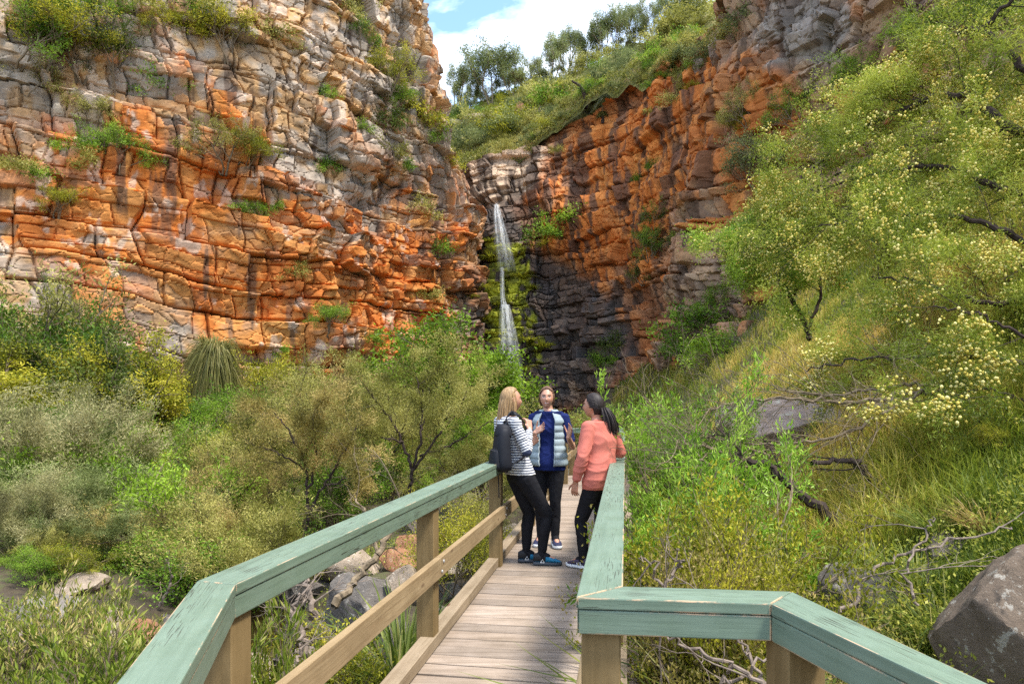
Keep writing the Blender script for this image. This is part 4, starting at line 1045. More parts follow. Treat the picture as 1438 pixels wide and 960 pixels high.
def from_segs(rng, segs, tips, nleaf, leaf, sigma, along, lift, vamp, sides, cf, seed, blossoms=0, bsize=.016, fold=.15):
    mb = MB()
    for pts, rad, lvl in segs:
        mb.add(*tube(pts, rad, sides if lvl < 2 else 3, False))
    stem = mb.data('stems', False)
    T = np.array(tips); n, k, _ = T.shape
    def pick(m):
        i = rng.integers(0, n, m); t = rng.uniform(.1, k - 1.001, m); j = t.astype(int); f = (t - j)[:, None]
        return T[i, j] * (1 - f) + T[i, j + 1] * f, T[i, j + 1] - T[i, j]
    P, D = pick(nleaf)
    P = P + rng.normal(size=P.shape) * sigma
    D = norm(norm(D) * along + norm(rng.normal(size=P.shape)) + np.array([0, 0, lift]))
    v = np.clip(.5 + vamp * (clump(P, cf, seed) - .5) + rng.uniform(-.28, .28, nleaf), 0, 1)
    fol = leaf_mesh('foliage', P, D, leaf[0] * rng.uniform(.6, 1.25, nleaf), leaf[1] * rng.uniform(.7, 1.2, nleaf), v, rng, fold)
    out = [stem, fol]
    if blossoms:
        # clusters of little round heads near the twig ends
        m = blossoms // 7; P, D = pick(m * 3); kk = np.argsort(-clump(P, cf * 1.3, seed + 60) + rng.uniform(-.12, .12, len(P)))[:m]; P = P[kk] + rng.normal(size=(m, 3)) * sigma * 1.15
        P = np.repeat(P, 7, 0) + rng.normal(size=(m * 7, 3)) * bsize * 2.4; m = len(P)
        u = np.array([[0, 0, 1], [.89, 0, .45], [.28, .85, .45], [-.72, .53, .45], [-.72, -.53, .45], [.28, -.85, .45], [.72, .53, -.45], [-.28, .85, -.45], [-.89, 0, -.45], [-.28, -.85, -.45], [.72, -.53, -.45], [0, 0, -1]])
        f = np.array([[0, 1, 2], [0, 2, 3], [0, 3, 4], [0, 4, 5], [0, 5, 1], [1, 6, 2], [2, 7, 3], [3, 8, 4], [4, 9, 5], [5, 10, 1], [6, 7, 2], [7, 8, 3], [8, 9, 4], [9, 10, 5], [10, 6, 1], [11, 7, 6], [11, 8, 7], [11, 9, 8], [11, 10, 9], [11, 6, 10]])
        V = P[:, None] + u[None] * (bsize * rng.uniform(.6, 1.2, (m, 1, 1)))
        me = mesh_data('blossoms', V, (f[None] + 12 * np.arange(m)[:, None, None]).reshape(-1, 3), True)
        set_val(me, np.repeat(rng.uniform(0, 1, m), 12)); out.append(me)
    zmax = np.quantile(P[:, 2], .985)
    return dict(meshes=out, h=float(zmax), w=float(np.quantile(np.hypot(P[:, 0], P[:, 1]), .95)))

def tussock(seed, h, n, droop=.5, spread=.5, w=.012, base=.12, rows=4, lat=.6):
    rng = np.random.default_rng(seed)
    a = rng.uniform(0, 2 * np.pi, n); tl = spread * np.sqrt(rng.uniform(0, 1, n)); L = h * rng.uniform(.6, 1.15, n)
    o = np.stack([np.cos(a), np.sin(a), 0 * a], -1); s = np.stack([-np.sin(a), np.cos(a), 0 * a], -1)
    s = norm(s + rng.normal(size=s.shape) * .4)
    t = np.linspace(0, 1, rows); dr = droop * rng.uniform(.5, 1.4, n)
    C = (o * (base * rng.uniform(0, 1, n))[:, None])[:, None] + o[:, None] * (L[:, None] * (tl[:, None] * t + dr[:, None] * lat * t ** 2))[..., None] \
        + np.array([0, 0, 1.0]) * (L[:, None] * (t - dr[:, None] * t ** 2.4))[..., None]
    ww = w * (1 - t ** 2) * .5
    V = np.stack([C + s[:, None] * ww[None, :, None], C - s[:, None] * ww[None, :, None]], 2)      # n, rows, 2, 3
    b = np.arange(n)[:, None] * rows * 2 + np.arange(rows - 1)[None] * 2
    F = np.stack([b, b + 1, b + 3, b + 2], -1).reshape(-1, 4)
    me = mesh_data('blades', V, F); set_val(me, np.repeat(np.clip(.5 + rng.normal(size=n) * .22, 0, 1), rows * 2))
    return dict(meshes=[None, me], h=float(V[..., 2].max()), w=spread * h)

BARK = mat_plain('grey_bark', (.17, .13, .085), .9, .1, .4, 20, 60, .6, .01)
BARKG = mat_plain('green_twigs', (.20, .185, .085), .9, .1, .4, 20, 60, .6, .01)
BARKD = mat_plain('dark_bark', (.05, .036, .03), .9, .1, .4, 20, 60, .6, .01)
BARKP = mat_plain('pale_bark', (.30, .25, .20), .9, .1, .3, 14, 40, .5, .01)
DEADM = mat_plain('dead_wood', (.19, .15, .12), .9, .1, .35, 22, 70, .6, .008)
LM = dict(
    olive=mat_leaf('olive_leaves', (.11, .11, .018), (.27, .265, .05), (.52, .47, .14)),
    rust=mat_leaf('rusty_olive_leaves', (.11, .095, .02), (.275, .235, .055), (.50, .38, .13)),
    grey=mat_leaf('grey_green_leaves', (.09, .115, .03), (.23, .275, .085), (.45, .47, .20)),
    pink=mat_leaf('pinkish_grey_leaves', (.12, .115, .045), (.28, .27, .10), (.45, .41, .20)),
    lime=mat_leaf('lime_leaves', (.08, .14, .008), (.22, .36, .02), (.42, .56, .06)),
    green=mat_leaf('green_leaves', (.04, .085, .006), (.125, .24, .016), (.32, .46, .045)),
    dark=mat_leaf('dark_green_leaves', (.03, .05, .008), (.08, .12, .016), (.19, .23, .04)),
    yellow=mat_leaf('yellow_green_leaves', (.10, .115, .008), (.28, .29, .018), (.54, .48, .045)),
    bright=mat_leaf('bright_leaves', (.06, .13, .010), (.20, .37, .022), (.46, .60, .10), .4, .35),
    lance=mat_leaf('lance_leaves', (.06, .10, .010), (.22, .28, .03), (.62, .46, .20), .35, .4),
    wattle=mat_leaf('narrow_leaves', (.07, .105, .010), (.205, .265, .024), (.44, .47, .07)),
    hill=mat_leaf('grey_hill_leaves', (.06, .085, .025), (.165, .20, .065), (.32, .34, .12)),
    grass=mat_leaf('grass_blades', (.05, .085, .012), (.17, .22, .03), (.42, .36, .11)),
    straw=mat_leaf('straw_blades', (.17, .13, .035), (.37, .26, .075), (.58, .44, .18)),
    tuss=mat_leaf('tussock_blades', (.06, .07, .015), (.18, .18, .045), (.38, .32, .12)),
    moss=mat_leaf('mossy_fern', (.07, .085, .01), (.24, .26, .02), (.50, .46, .04)),
)
BLOSSOM = mat_leaf('cream_blossom', (.50, .40, .06), (.74, .61, .14), (.86, .78, .34), .3, .8)
SP = {}
SP['feather'] = [species(100 + i, 3.0, 5, .75, 3, (5, 4, 4), .62, .14, .04, .62, .026, .5, 34000, (.06, .0125), .06, 1.0, .15, 1.9) for i in range(3)]
SP['haze'] = [species(120 + i, 2.2, 8, 1.0, 3, (4, 4, 4), .55, .12, .05, .6, .009, .5, 40000, (.05, .0125), .055, 1.0, .2, 1.8, cf=2.2) for i in range(3)]
SP['lance'] = [species(140 + i, 1.1, 9, .6, 2, (4, 4), .45, .12, .12, .55, .01, .6, 3000, (.055, .012), .012, 1.2, .5, .5, cf=2.5) for i in range(3)]
SP['oblong'] = [species(160 + i, 1.9, 8, .42, 3, (4, 3, 3), .6, .14, .06, .6, .018, .5, 9500, (.062, .015), .03, .8, .35, .9, cf=2) for i in range(3)]
SP['small'] = [species(180 + i, 1.2, 10, .55, 3, (4, 4, 3), .6, .14, .05, .6, .012, .5, 15000, (.026, .012), .035, .6, .3, 1.1, cf=2.6) for i in range(2)]
SP['round'] = [species(200 + i, 4.2, 7, .8, 3, (5, 4, 4), .7, .13, .05, .62, .06, .45, 24000, (.115, .052), .13, .3, .3, 1.2, cf=1.1) for i in range(3)]
SP['loose'] = [species(220 + i, 3.0, 6, .8, 3, (4, 4, 3), .7, .16, .04, .62, .04, .45, 9000, (.09, .03), .09, .5, .25, 1.2, cf=1.4) for i in range(3)]
SP['ledge'] = [species(240 + i, 1.5, 7, 1.1, 2, (4, 4), .7, .16, .06, .6, .022, .5, 1500, (.12, .045), .10, .5, .4, 1.2, cf=1.8) for i in range(4)]
SP['hilltree'] = [species(260 + i, 8.0, 3, .55, 3, (4, 4, 4), .62, .12, .10, .55, .13, .62, 6500, (.34, .10), .38, .3, .1, 1.2, cf=.6) for i in range(3)]
SP['tuft'] = [tussock(280 + i, .5, 260, .45, .7, .011) for i in range(3)]
SP['skirt'] = [tussock(290 + i, 1.5, 1500, 1.35, .22, .024, .2, 7, .2) for i in range(2)]
SP['fern'] = [tussock(300 + i, .6, 200, .7, 1.0, .04, .12, 4) for i in range(2)]

_k = [0]
def plant(sp, loc, h, mat, label, cat, group=None, name=None, wide=1.0, bark=None, parts=True, names=('stems', 'foliage')):
    """one plant: an Empty at its foot with stems and foliage"""
    _k[0] += 1; rng = np.random.default_rng(_k[0] + 7000)
    pr = SP[sp][int(rng.integers(len(SP[sp])))]
    s = h / pr['h']
    st, fo = pr['meshes'][:2]
    if not parts or st is None:
        o = bpy.data.objects.new(name or cat.replace(' ', '_'), fo); COL.objects.link(o)
        if not fo.materials: fo.materials.append(LM[mat])
        o.material_slots[0].link = 'OBJECT'; o.material_slots[0].material = LM[mat]
        root = o
    else:
        root = empty(name or cat.replace(' ', '_'))
        for nm, me, m in ((names[0], st, bark or BARK), (names[1], fo, LM[mat])):
            o = bpy.data.objects.new(nm, me); COL.objects.link(o); o.parent = root
            if not me.materials: me.materials.append(m)
            o.material_slots[0].link = 'OBJECT'; o.material_slots[0].material = m
    root.location = loc; root.rotation_euler = (rng.uniform(-.06, .06), rng.uniform(-.06, .06), rng.uniform(0, 6.28))
    root.scale = (s * wide, s * wide, s)
    return tag(root, label, cat, group)

def hit(px, py, obs=None):
    d = norm(np.array([(px - CX) / FPX, 1.0, -(py - HZ) / FPX])); best = None
    for o in obs or (cl_left, cl_back, cl_right, hill, GROUND):
        ok, p, n, i = o.ray_cast(Vector((0, 0, EYE)), Vector(d))
        if ok and (best is None or p.length < best[0].length): best = (p, n)
    return best

GROUND = bpy.data.objects['ground']
def gplant(sp, px, pytop, Y, mat, label, cat='shrub', wide=1.0, **kw):
    X = (px - CX) * Y / FPX; z = gz(X, Y) - .03; zt = EYE - (pytop - HZ) * Y / FPX
    h = max(.25, zt - z)
    if Y < 15.6:                                  # keep the crowns off the walk
        rr = h / SP[sp][0]['h'] * wide * SP[sp][0]['w'] * (.9 if sp == 'small' else .62); c = np.interp(Y, [2, 15], [-.40, 1.80])
        if X > c: X = max(X, c + .80 + rr)
        else: X = min(X, c - .80 - rr)
        z = gz(X, Y) - .03; h = max(.25, zt - z)
    return plant(sp, (X, Y, z), h, mat, label, cat, wide=wide, **kw)
def lplant(sp, px, py, hpx, mat, label, cat='shrub', wide=1.0, **kw):
    """a plant rooted where the line of sight meets the rock or hill"""
    b = None
    for dy in range(0, 90, 4):
        b = b or hit(px, py + dy)
    if b is None: return None
    p = b[0]; h = hpx * p.y / FPX
    return plant(sp, (p.x, p.y + .15, p.z - .1), h, mat, label, cat, wide=wide, **kw)
# ------------------------------------------------------------------ left valley, far to near
bpy.context.view_layer.update()
G1 = 'bushes at the foot of the orange cliff'
for a in [
    ('round', 628, 462, 32, 'lime', 'rounded lime green bush beside the foot of the waterfall', 'bush', 1.15),
    ('round', 662, 580, 29, 'lime', 'smaller lime bush low in front of the wet black rocks', 'bush', .8),
    ('loose', 20, 390, 25, 'olive', 'olive shrub reaching up the cliff at the left edge', 'shrub', 1),
    ('round', 60, 440, 23.5, 'green', 'green bush under the pale cliff corner at far left', 'bush', .9),
    ('loose', 122, 408, 27, 'dark', 'pointed dark green tree standing against the orange rock', 'tree', .45),
    ('round', 95, 470, 22, 'dark', 'dark green bush below the pointed tree', 'bush', 1.0),
    ('round', 165, 485, 23, 'yellow', 'mustard green bush at the foot of the grey strata', 'bush', 1.0),
    ('round', 20, 490, 20, 'yellow', 'broad mustard bush at the left edge below the green one', 'bush', 1.1),
    ('loose', 215, 545, 24, 'green', 'loose green shrub with hanging grass left of the tussock tree', 'shrub', 1.2),
    ('loose', 262, 560, 25, 'green', 'white dotted green shrub just left of the tussock tree', 'shrub', 1.1),
    ('loose', 345, 545, 28, 'green', 'leafy green shrub right of the tussock tree', 'shrub', 1.1),
    ('loose', 395, 505, 31, 'yellow', 'thin yellow green shrub climbing the cliff foot', 'shrub', .8),
    ('loose', 430, 530, 31, 'green', 'fresh green shrub against the lowest grey ledge', 'shrub', 1.0),
    ('round', 455, 570, 27, 'olive', 'olive bush between the two feathery trees, farther back', 'bush', 1.0),
    ('loose', 520, 545, 30, 'rust', 'rusty shrub at the cliff foot left of the lime bush', 'shrub', 1.3),
    ('loose', 560, 540, 31, 'olive', 'brownish shrub tucked left under the lime bush', 'shrub', 1.2),
    ('loose', 155, 575, 19, 'green', 'mid green shrub in the valley below the mustard bush', 'shrub', 1.2),
    ('loose', 205, 600, 18, 'lime', 'bright green shrub in the middle of the left thicket', 'shrub', 1.2),
    ('loose', 120, 600, 17, 'lime', 'bright green shrub behind the grey hazy shrubs', 'shrub', 1.2),
    ('loose', 300, 590, 21, 'green', 'green shrub below the hanging grass skirt', 'shrub', 1.2),
    ('loose', 350, 610, 20, 'yellow', 'yellowish shrub behind the feathery tree with forked stem', 'shrub', 1.2),
    ('loose', 255, 630, 17, 'green', 'fresh green shrub between grey and rusty thickets', 'shrub', 1.2),
    ('loose', 735, 600, 26, 'dark', 'dark green shrub behind the woman in the vest', 'shrub', 1.2),
    ('loose', 800, 580, 22, 'olive', 'olive shrub behind the far end of the railing', 'shrub', 1.2),
    ('loose', 850, 570, 24, 'green', 'green shrub past the far end of the boardwalk on the right', 'shrub', 1.2)]:
    gplant(*a[:6], cat=a[6], wide=a[7], group=G1, **(dict(names=('trunk', 'crown')) if a[6] == 'tree' else {}))
G2 = 'feathery thicket left of the boardwalk'
for a in [
    ('feather', 545, 560, 17, 'olive', 'feathery olive tree behind the largest one', 1.1),
    ('feather', 395, 575, 15, 'olive', 'pale feathery shrub left behind the brown forked one', 1.1),
    ('feather', 490, 525, 18, 'olive', 'sandy feathery shrub in front of the cliff foot', 1.1),
    ('feather', 660, 622, 13, 'olive', 'feathery shrub leaning toward the rail beside the striped woman', 1.0),
    ('feather', 340, 640, 12, 'rust', 'rusty orange tinted feathery shrub above the rail corner', 1.2),
    ('feather', 300, 670, 11, 'rust', 'rusty feathery shrub with pale twigs left of the rail corner', 1.2),
    ('haze', 15, 545, 12, 'pink', 'pinkish grey hazy shrub at the left edge, tallest of the grey ones', 1.1),
    ('haze', 75, 590, 13, 'grey', 'grey green hazy shrub below the mustard bush', 1.2),
    ('haze', 110, 655, 11, 'grey', 'pinkish hazy shrub in the grey thicket', 1.3),
    ('haze', 185, 668, 11.5, 'grey', 'grey green hazy shrub in the centre of the left thicket', 1.3),
    ('haze', 30, 670, 9.5, 'pink', 'brownish grey twiggy shrub low at the left edge', 1.2),
    ('haze', 140, 705, 10, 'grey', 'silvery hazy shrub overhanging the creek', 1.3),
    ('haze', 235, 700, 10.5, 'grey', 'greyish shrub leaning over the creek near the rail corner', 1.2),
    ('haze', 75, 740, 9.2, 'olive', 'olive grey shrub on the bank above the lance leaved plants', 1.3),
    ('haze', 285, 740, 10.2, 'olive', 'dark olive shrub in shade just left of the rail corner', 1.1)]:
    gplant(*a[:6], wide=a[6], group=G2, cat='tree' if 'tree' in a[5] else 'shrub', bark=BARKD if a[0] == 'feather' else BARKG,
           **(dict(names=('trunk', 'crown')) if 'tree' in a[5] else {}))
for a in [
    ('loose', 230, 640, 13, 'green', 'mid green loose shrub between the grey and rusty thickets', 1.2),
    ('loose', 165, 640, 14, 'lime', 'fresh lime shrub peeping over the grey hazy shrubs', 1.2),
    ('loose', 335, 600, 16, 'yellow', 'yellowish loose shrub behind the rusty feathery ones', 1.2),
    ('loose', 480, 610, 14, 'green', 'green loose shrub between the two forked feathery trees', 1.0),
    ('loose', 385, 665, 13.5, 'lime', 'lime shrub glimpsed behind the brown feathery tree', 1.0),
    ('loose', 255, 610, 20, 'lime', 'bright leafy shrub below the low grass tree', 1.3),
    ('loose', 60, 570, 18, 'green', 'green loose shrub between the mustard bush and grey shrubs', 1.2),
    ('small', 300, 735, 9.6, 'green', 'green small leaved plant at the water behind the rail corner', 1.4),
    ('small', 195, 745, 10, 'lime', 'lime small leaved plant hanging over the creek', 1.4),
    ('small', 100, 765, 8.6, 'yellow', 'yellowish small leaved plant over the creek at left', 1.4),
    ('loose', 40, 640, 12.0, 'green', 'green loose shrub among the grey ones at far left', 1.0),
    ('loose', 150, 620, 12.5, 'lime', 'lime loose shrub among the grey ones', 1.0),
    ('loose', 275, 650, 11.5, 'lime', 'lime loose shrub left behind the rusty ones', .9),
    ('loose', 470, 655, 13.5, 'green', 'green loose shrub behind the forked brownish tree', .8),
    ('loose', 560, 620, 16.5, 'lime', 'lime loose shrub glimpsed under the largest feathery tree', .9),
    ('loose', 680, 620, 14, 'green', 'green loose shrub behind the second post', .9),
    ('small', 30, 790, 8.8, 'lime', 'lime plant at the water edge at the left', 1.6),
    ('small', 130, 790, 9.6, 'green', 'green plant trailing into the creek at left', 1.5),
    ('haze', 350, 700, 9.8, 'olive', 'olive hazy shrub just behind the near end of the long rail', 1.1)]:
    gplant(*a[:6], wide=a[6], group=G2)
G3 = 'low plants along the creek'
for a in [
    ('small', 165, 790, 11.2, 'green', 'low bright green plant on the far creek bank', 1.4),
    ('small', 215, 770, 11.5, 'lime', 'lime plant at the water edge left of the rail corner', 1.3),
    ('small', 250, 790, 10.8, 'yellow', 'yellow green plant on the far bank beside the rail corner', 1.2),
    ('small', 60, 770, 8.4, 'green', 'green plant under the grey shrubs at left', 1.3),
    ('lance', 25, 845, 5.2, 'lance', 'lance leaved shrub with pink tips at the lower left corner', 1.1),
    ('lance', 85, 822, 5.6, 'lance', 'tallest pink tipped lance leaved shrub at lower left', 1.0),
    ('lance', 55, 885, 4.4, 'lance', 'lance leaved shrub cut by the bottom edge at left', 1.1),
    ('lance', 140, 885, 4.9, 'lance', 'yellowish lance leaved shrub left of the near rail', 1.1),
    ('lance', 185, 905, 4.6, 'lance', 'small lance leaved shrub touching the near rail', 1.0),
    ('lance', 345, 850, 5.0, 'lance', 'lance leaved shrub seen under the rail corner', .6),
    ('small', 700, 700, 9.6, 'olive', 'olive plant behind the second post', .8),
    ('small', 735, 715, 8.4, 'yellow', 'yellow green plant low behind the striped woman', 1.0),
    ('tuft', 640, 815, 6.0, 'grass', 'grass tuft by the kerb right of the first post', 1.0),
    ('tuft', 568, 875, 5.6, 'grass', 'grass tuft beside the foot of the first post', 1.0),
    ('tuft', 480, 925, 4.9, 'grass', 'thin grass tuft under the middle rail', 1.0),
    ('tuft', 540, 930, 4.4, 'grass', 'grass clump beside the kerb at the bottom edge', .9),
    ('small', 425, 905, 5.2, 'yellow', 'tiny yellow plant beside the root tangle', .9)]:
    gplant(*a[:6], wide=a[6], group=G3, cat='grass tuft' if a[0] == 'tuft' else 'shrub')
# hanging tussocks (grass tree) on the rock foot
def skirt(px, py, hpx, Y, label):
    X = (px - CX) * Y / FPX; zt = EYE - (py - HZ) * Y / FPX; h = hpx * Y / FPX
    t = empty('grass_tree', (X, Y, zt - h)); tag(t, label, 'grass tree', 'grass trees on the cliff foot')
    r = SP['skirt'][0]; s = h / 1.5
    o = link('skirt', r['meshes'][1], None, t); r['meshes'][1].materials.append(LM['tuss']) if not r['meshes'][1].materials else None
    o.location = (0, 0, h * .72); o.scale = (s, s, s * 1.1); o.rotation_euler = (R(12), 0, 1)
    o = link('skirt', SP['skirt'][1]['meshes'][1], None, t); m = SP['skirt'][1]['meshes'][1]
    if not m.materials: m.materials.append(LM['tuss'])
    o.location = (0, 0, h * .55); o.scale = (s, s, s); o.rotation_euler = (R(-8), R(5), 4)
    mb = MB(); z0 = gz(X, Y) - (zt - h) - .3
    mb.add(*tube([[0, 0.1, z0], [.05, .05, (z0 + h * .7) / 2], [0, 0, h * .75]], [.16, .14, .12], 8)); mb.obj('trunk', BARKD, t)
skirt(298, 488, 90, 29.5, 'drooping grass tree with a long hanging skirt on the cliff foot')
skirt(178, 560, 70, 22, 'smaller drooping grass tree left of the tall one')
skirt(245, 585, 55, 25, 'low grass tree half hidden under the tall drooping one')

# ------------------------------------------------------------------ ledge plants on the left cliff
GL = 'shrubs rooted on the ledges of the left cliff'
for px, py, hpx, m, wd, lab in [
    (20, 90, 80, 'green', 1.3, 'green shrub on the high ledge at the left edge'),
    (62, 95, 75, 'yellow', 1.3, 'mustard shrub in the middle of the top left thicket'),
    (100, 60, 60, 'green', 1.3, 'bright shrub near the top edge in the left thicket'),
    (150, 40, 42, 'lime', 1.4, 'bright green cushion topping the left thicket on its right'),
    (110, 112, 60, 'yellow', 1.4, 'yellowish shrub low in the top left thicket'),
    (155, 128, 70, 'dark', 1.1, 'dark shrub at the lower right end of the top left thicket'),
    (35, 130, 50, 'olive', 1.3, 'dull brown shrub under the top left thicket'),
    (60, 30, 45, 'green', 1.3, 'green shrub cut by the top edge at left'),
    (190, 20, 35, 'olive', 1.3, 'dull shrub at the top edge over the pale boulders'),
    (232, 50, 38, 'yellow', 1.2, 'yellow shrub above the big grey block'),
    (258, 55, 36, 'yellow', 1.2, 'mustard shrub right beside the yellow one on the grey block'),
    (285, 35, 32, 'green', 1.2, 'small green shrub at the head of the gully'),
    (318, 85, 62, 'yellow', 1.0, 'tall yellow green shrub in the gully right of the grey block'),
    (300, 25, 30, 'olive', 1.3, 'dull brown shrub at the top edge above the gully'),
    (230, 140, 32, 'green', 1.3, 'compact green shrub on the orange step'),
    (382, 68, 30, 'olive', 1.1, 'thin grey green shrub among the white blocks'),
    (130, 190, 45, 'olive', 1.1, 'olive shrub growing on the pale corner ledge'),
    (85, 215, 22, 'lime', 1.4, 'small bright shrub left of the ledge shrub'),
    (118, 215, 22, 'green', 1.4, 'small green shrub left against the ledge shrub'),
    (165, 240, 52, 'green', 1.2, 'dense green shrub hanging under the pale ledge'),
    (125, 245, 26, 'olive', 1.5, 'straggly olive shrub low on the pale ledge'),
    (312, 240, 62, 'olive', 1.3, 'grey twiggy shrub over the big overhang'),
    (345, 232, 45, 'yellow', 1.1, 'yellow shrub at the right end of the overhang'),
    (76, 310, 42, 'yellow', 1.2, 'mustard shrub on the orange wall at left'),
    (15, 245, 25, 'olive', 1.4, 'small shrub at the left edge of the rock'),
    (50, 255, 22, 'green', 1.2, 'sparse green shrub left on the orange wall'),
    (455, 138, 18, 'green', 1.2, 'tiny shrub high on the white blocks'),
    (458, 245, 24, 'green', 1.2, 'small green shrub on the pale blocks mid cliff'),
    (345, 302, 18, 'green', 1.3, 'small green shrub where orange meets pale rock'),
    (360, 295, 15, 'lime', 1.2, 'tiny bright shrub right of the colour change'),
    (388, 300, 16, 'green', 1.2, 'tiny dark shrub right of the bright one'),
    (458, 470, 38, 'green', 1.2, 'green shrub on the lower orange wall'),
    (522, 485, 22, 'green', 1.3, 'small shrub on the orange wall left of the lime bush'),
    (612, 362, 24, 'green', 1.2, 'dark green shrub on the right part of the cliff'),
    (583, 305, 30, 'olive', 1.1, 'olive shrub on the upper right buttress'),
    (600, 425, 22, 'olive', 1.1, 'grey green shrub low on the right buttress'),
    (420, 392, 22, 'olive', 1.2, 'thin shrub on the dark crack mid cliff'),
    (545, 130, 60, 'yellow', .9, 'yellow green shrub in the cleft under the skyline'),
    (552, 165, 40, 'green', 1.0, 'green shrub lower in the skyline cleft'),
    (548, 190, 34, 'dark', 1.1, 'dark shrub at the foot of the skyline cleft'),
    (505, 70, 45, 'green', .8, 'narrow green shrub on the upper pale pillar'),
    (480, 30, 34, 'olive', 1.1, 'dull shrub at the top edge on the pale pillar'),
    (510, 30, 30, 'olive', 1.1, 'second dull shrub at the top edge near the skyline'),
    (572, 165, 30, 'yellow', 1.1, 'yellow shrub beside the lone grey block'),
    (550, 222, 24, 'olive', 1.2, 'olive shrub below the lone grey block'),
    (562, 240, 18, 'green', 1.4, 'low green shrub on the pale shoulder'),
    (612, 205, 26, 'green', .9, 'dark green shrub on the crest of the shoulder'),
    (627, 232, 20, 'yellow', 1.2, 'yellow green shrub low on the shoulder crest'),
    (600, 190, 28, 'yellow', 1.2, 'yellow green shrub near the skyline step'),
    (505, 185, 18, 'green', 1.2, 'small green shrub on white blocks under the cleft'),
    (395, 505, 20, 'green', 1.2, 'green sprig at the foot of the orange wall')]:
    lplant('loose' if hpx > 36 else 'ledge', px, py, hpx * 1.15, m, lab, 'shrub', wide=wd, group=GL, parts=hpx > 36)

# back wall, right wall
GR = 'shrubs on the walls round the waterfall'
for px, py, hpx, m, wd, lab in [
    (790, 322, 30, 'green', 1.3, 'dark green shrub right of the upper waterfall'),
    (770, 340, 28, 'green', 1.3, 'green shrub left below on the wall right of the falls'),
    (762, 352, 18, 'yellow', 1.5, 'mustard patch of shrub on the wall right of the falls'),
    (920, 330, 45, 'green', .9, 'green shrub high in the gully of the right wall'),
    (912, 365, 50, 'green', .9, 'dense green shrub in the middle of the right gully'),
    (903, 398, 40, 'dark', 1.0, 'dark shrub at the lower end of the right gully'),
    (862, 500, 35, 'dark', 1.0, 'dark ivy like shrub low on the wet right wall'),
    (850, 520, 26, 'green', 1.0, 'small green shrub at the foot of the wet right wall'),
    (915, 238, 16, 'green', 1.1, 'small shrub high on the orange back wall'),
    (895, 255, 14, 'green', 1.1, 'tiny shrub on the orange back wall'),
    (780, 218, 14, 'olive', 1.2, 'tiny olive shrub above the falls'),
    (1050, 175, 60, 'olive', .9, 'straggly olive shrub in the cleft of the right wall'),
    (1035, 195, 44, 'yellow', .9, 'mustard shrub lower in the right cleft'),
    (1020, 60, 36, 'olive', 1.2, 'olive shrub near the top of the right wall'),
    (1045, 40, 34, 'hill', 1.2, 'green shrub near the top edge on the right wall'),
    (990, 90, 34, 'hill', 1.1, 'grey green shrub on the right skyline slope'),
    (965, 75, 30, 'olive', 1.2, 'green shrub on the slope left of the right wall')]:
    lplant('loose' if hpx > 36 else 'ledge', px, py, hpx, m, lab, 'shrub', wide=wd, group=GR, parts=hpx > 36)
GM = 'ferns on the mossy waterfall rocks'
for px, py, hpx, m, lab in [
    (735, 392, 18, 'moss', 'yellow fern clump on the ledge right of the fall'), (745, 405, 14, 'moss', 'small yellow fern below the ledge right of the fall'),
    (672, 405, 16, 'moss', 'yellow fern clump left of the fall'), (662, 418, 14, 'moss', 'fern tuft on the mossy block left of the fall'),
    (690, 365, 20, 'moss', 'yellow fern clump beside the top of the fall'), (688, 340, 16, 'moss', 'small fern high beside the fall'),
    (757, 490, 22, 'moss', 'bright yellow fern low on the right of the falls'), (740, 480, 20, 'moss', 'fern clump low right behind the mist'),
    (765, 485, 16, 'moss', 'yellow fern at the edge of the dark wall'), (700, 430, 14, 'moss', 'fern on the step under the thin stream'),
    (735, 520, 20, 'moss', 'mossy fern above the head of the woman in the vest'), (690, 470, 18, 'moss', 'fern on the dark rocks left of the mist')]:
    lplant('fern', px, py, hpx * .62, m, lab, 'fern', group=GM)

# ------------------------------------------------------------------ hill above the falls
rng_h = np.random.default_rng(8)
_hit0 = hit
def hit(px, py, obs=None):                          # skyline trees stand on the ridge, not on the lip
    b = _hit0(px, py, obs); return b if b is None or b[0].y > 68 else None
GH = 'trees along the skyline above the waterfall'
for px, pyb, hpx, wd, lab in [
    (612, 150, 45, .8, 'leftmost small tree on the skyline by the pale cliff'), (640, 152, 48, .9, 'thin grey tree second from the cliff on the skyline'),
    (668, 148, 46, .8, 'pale trunked tree on the skyline left of the dark domes'), (690, 150, 66, 1.1, 'dome shaped dark tree left of centre on the skyline'),
    (718, 135, 54, 1.0, 'dark domed tree right beside the largest dome'), (752, 122, 45, .9, 'short grey tree between domes and tall bare trunks'),
    (776, 110, 62, 1.0, 'tree with several bare trunks at mid skyline'), (798, 102, 68, .9, 'slender many trunked tree on the skyline'),
    (818, 96, 72, .9, 'tall bare trunked tree right of mid skyline'), (842, 66, 66, 1.0, 'leaning tree with twisted limbs high on the skyline'),
    (868, 62, 60, .9, 'thin twisted tree cut by the top edge'), (892, 52, 58, 1.0, 'spreading tree with dark limbs at the top edge'),
    (915, 48, 56, .9, 'grey tree at the top edge right of the spreading one'), (938, 30, 50, .9, 'sparse tree at the top edge near the right wall'),
    (655, 160, 30, 1.0, 'low tree in front of the skyline trees at left')]:
    lplant('hilltree', px, pyb, hpx * float(rng_h.uniform(.85, 1.5)), 'hill', lab, 'tree', wide=wd, group=GH, bark=BARK, names=('trunk', 'crown'))
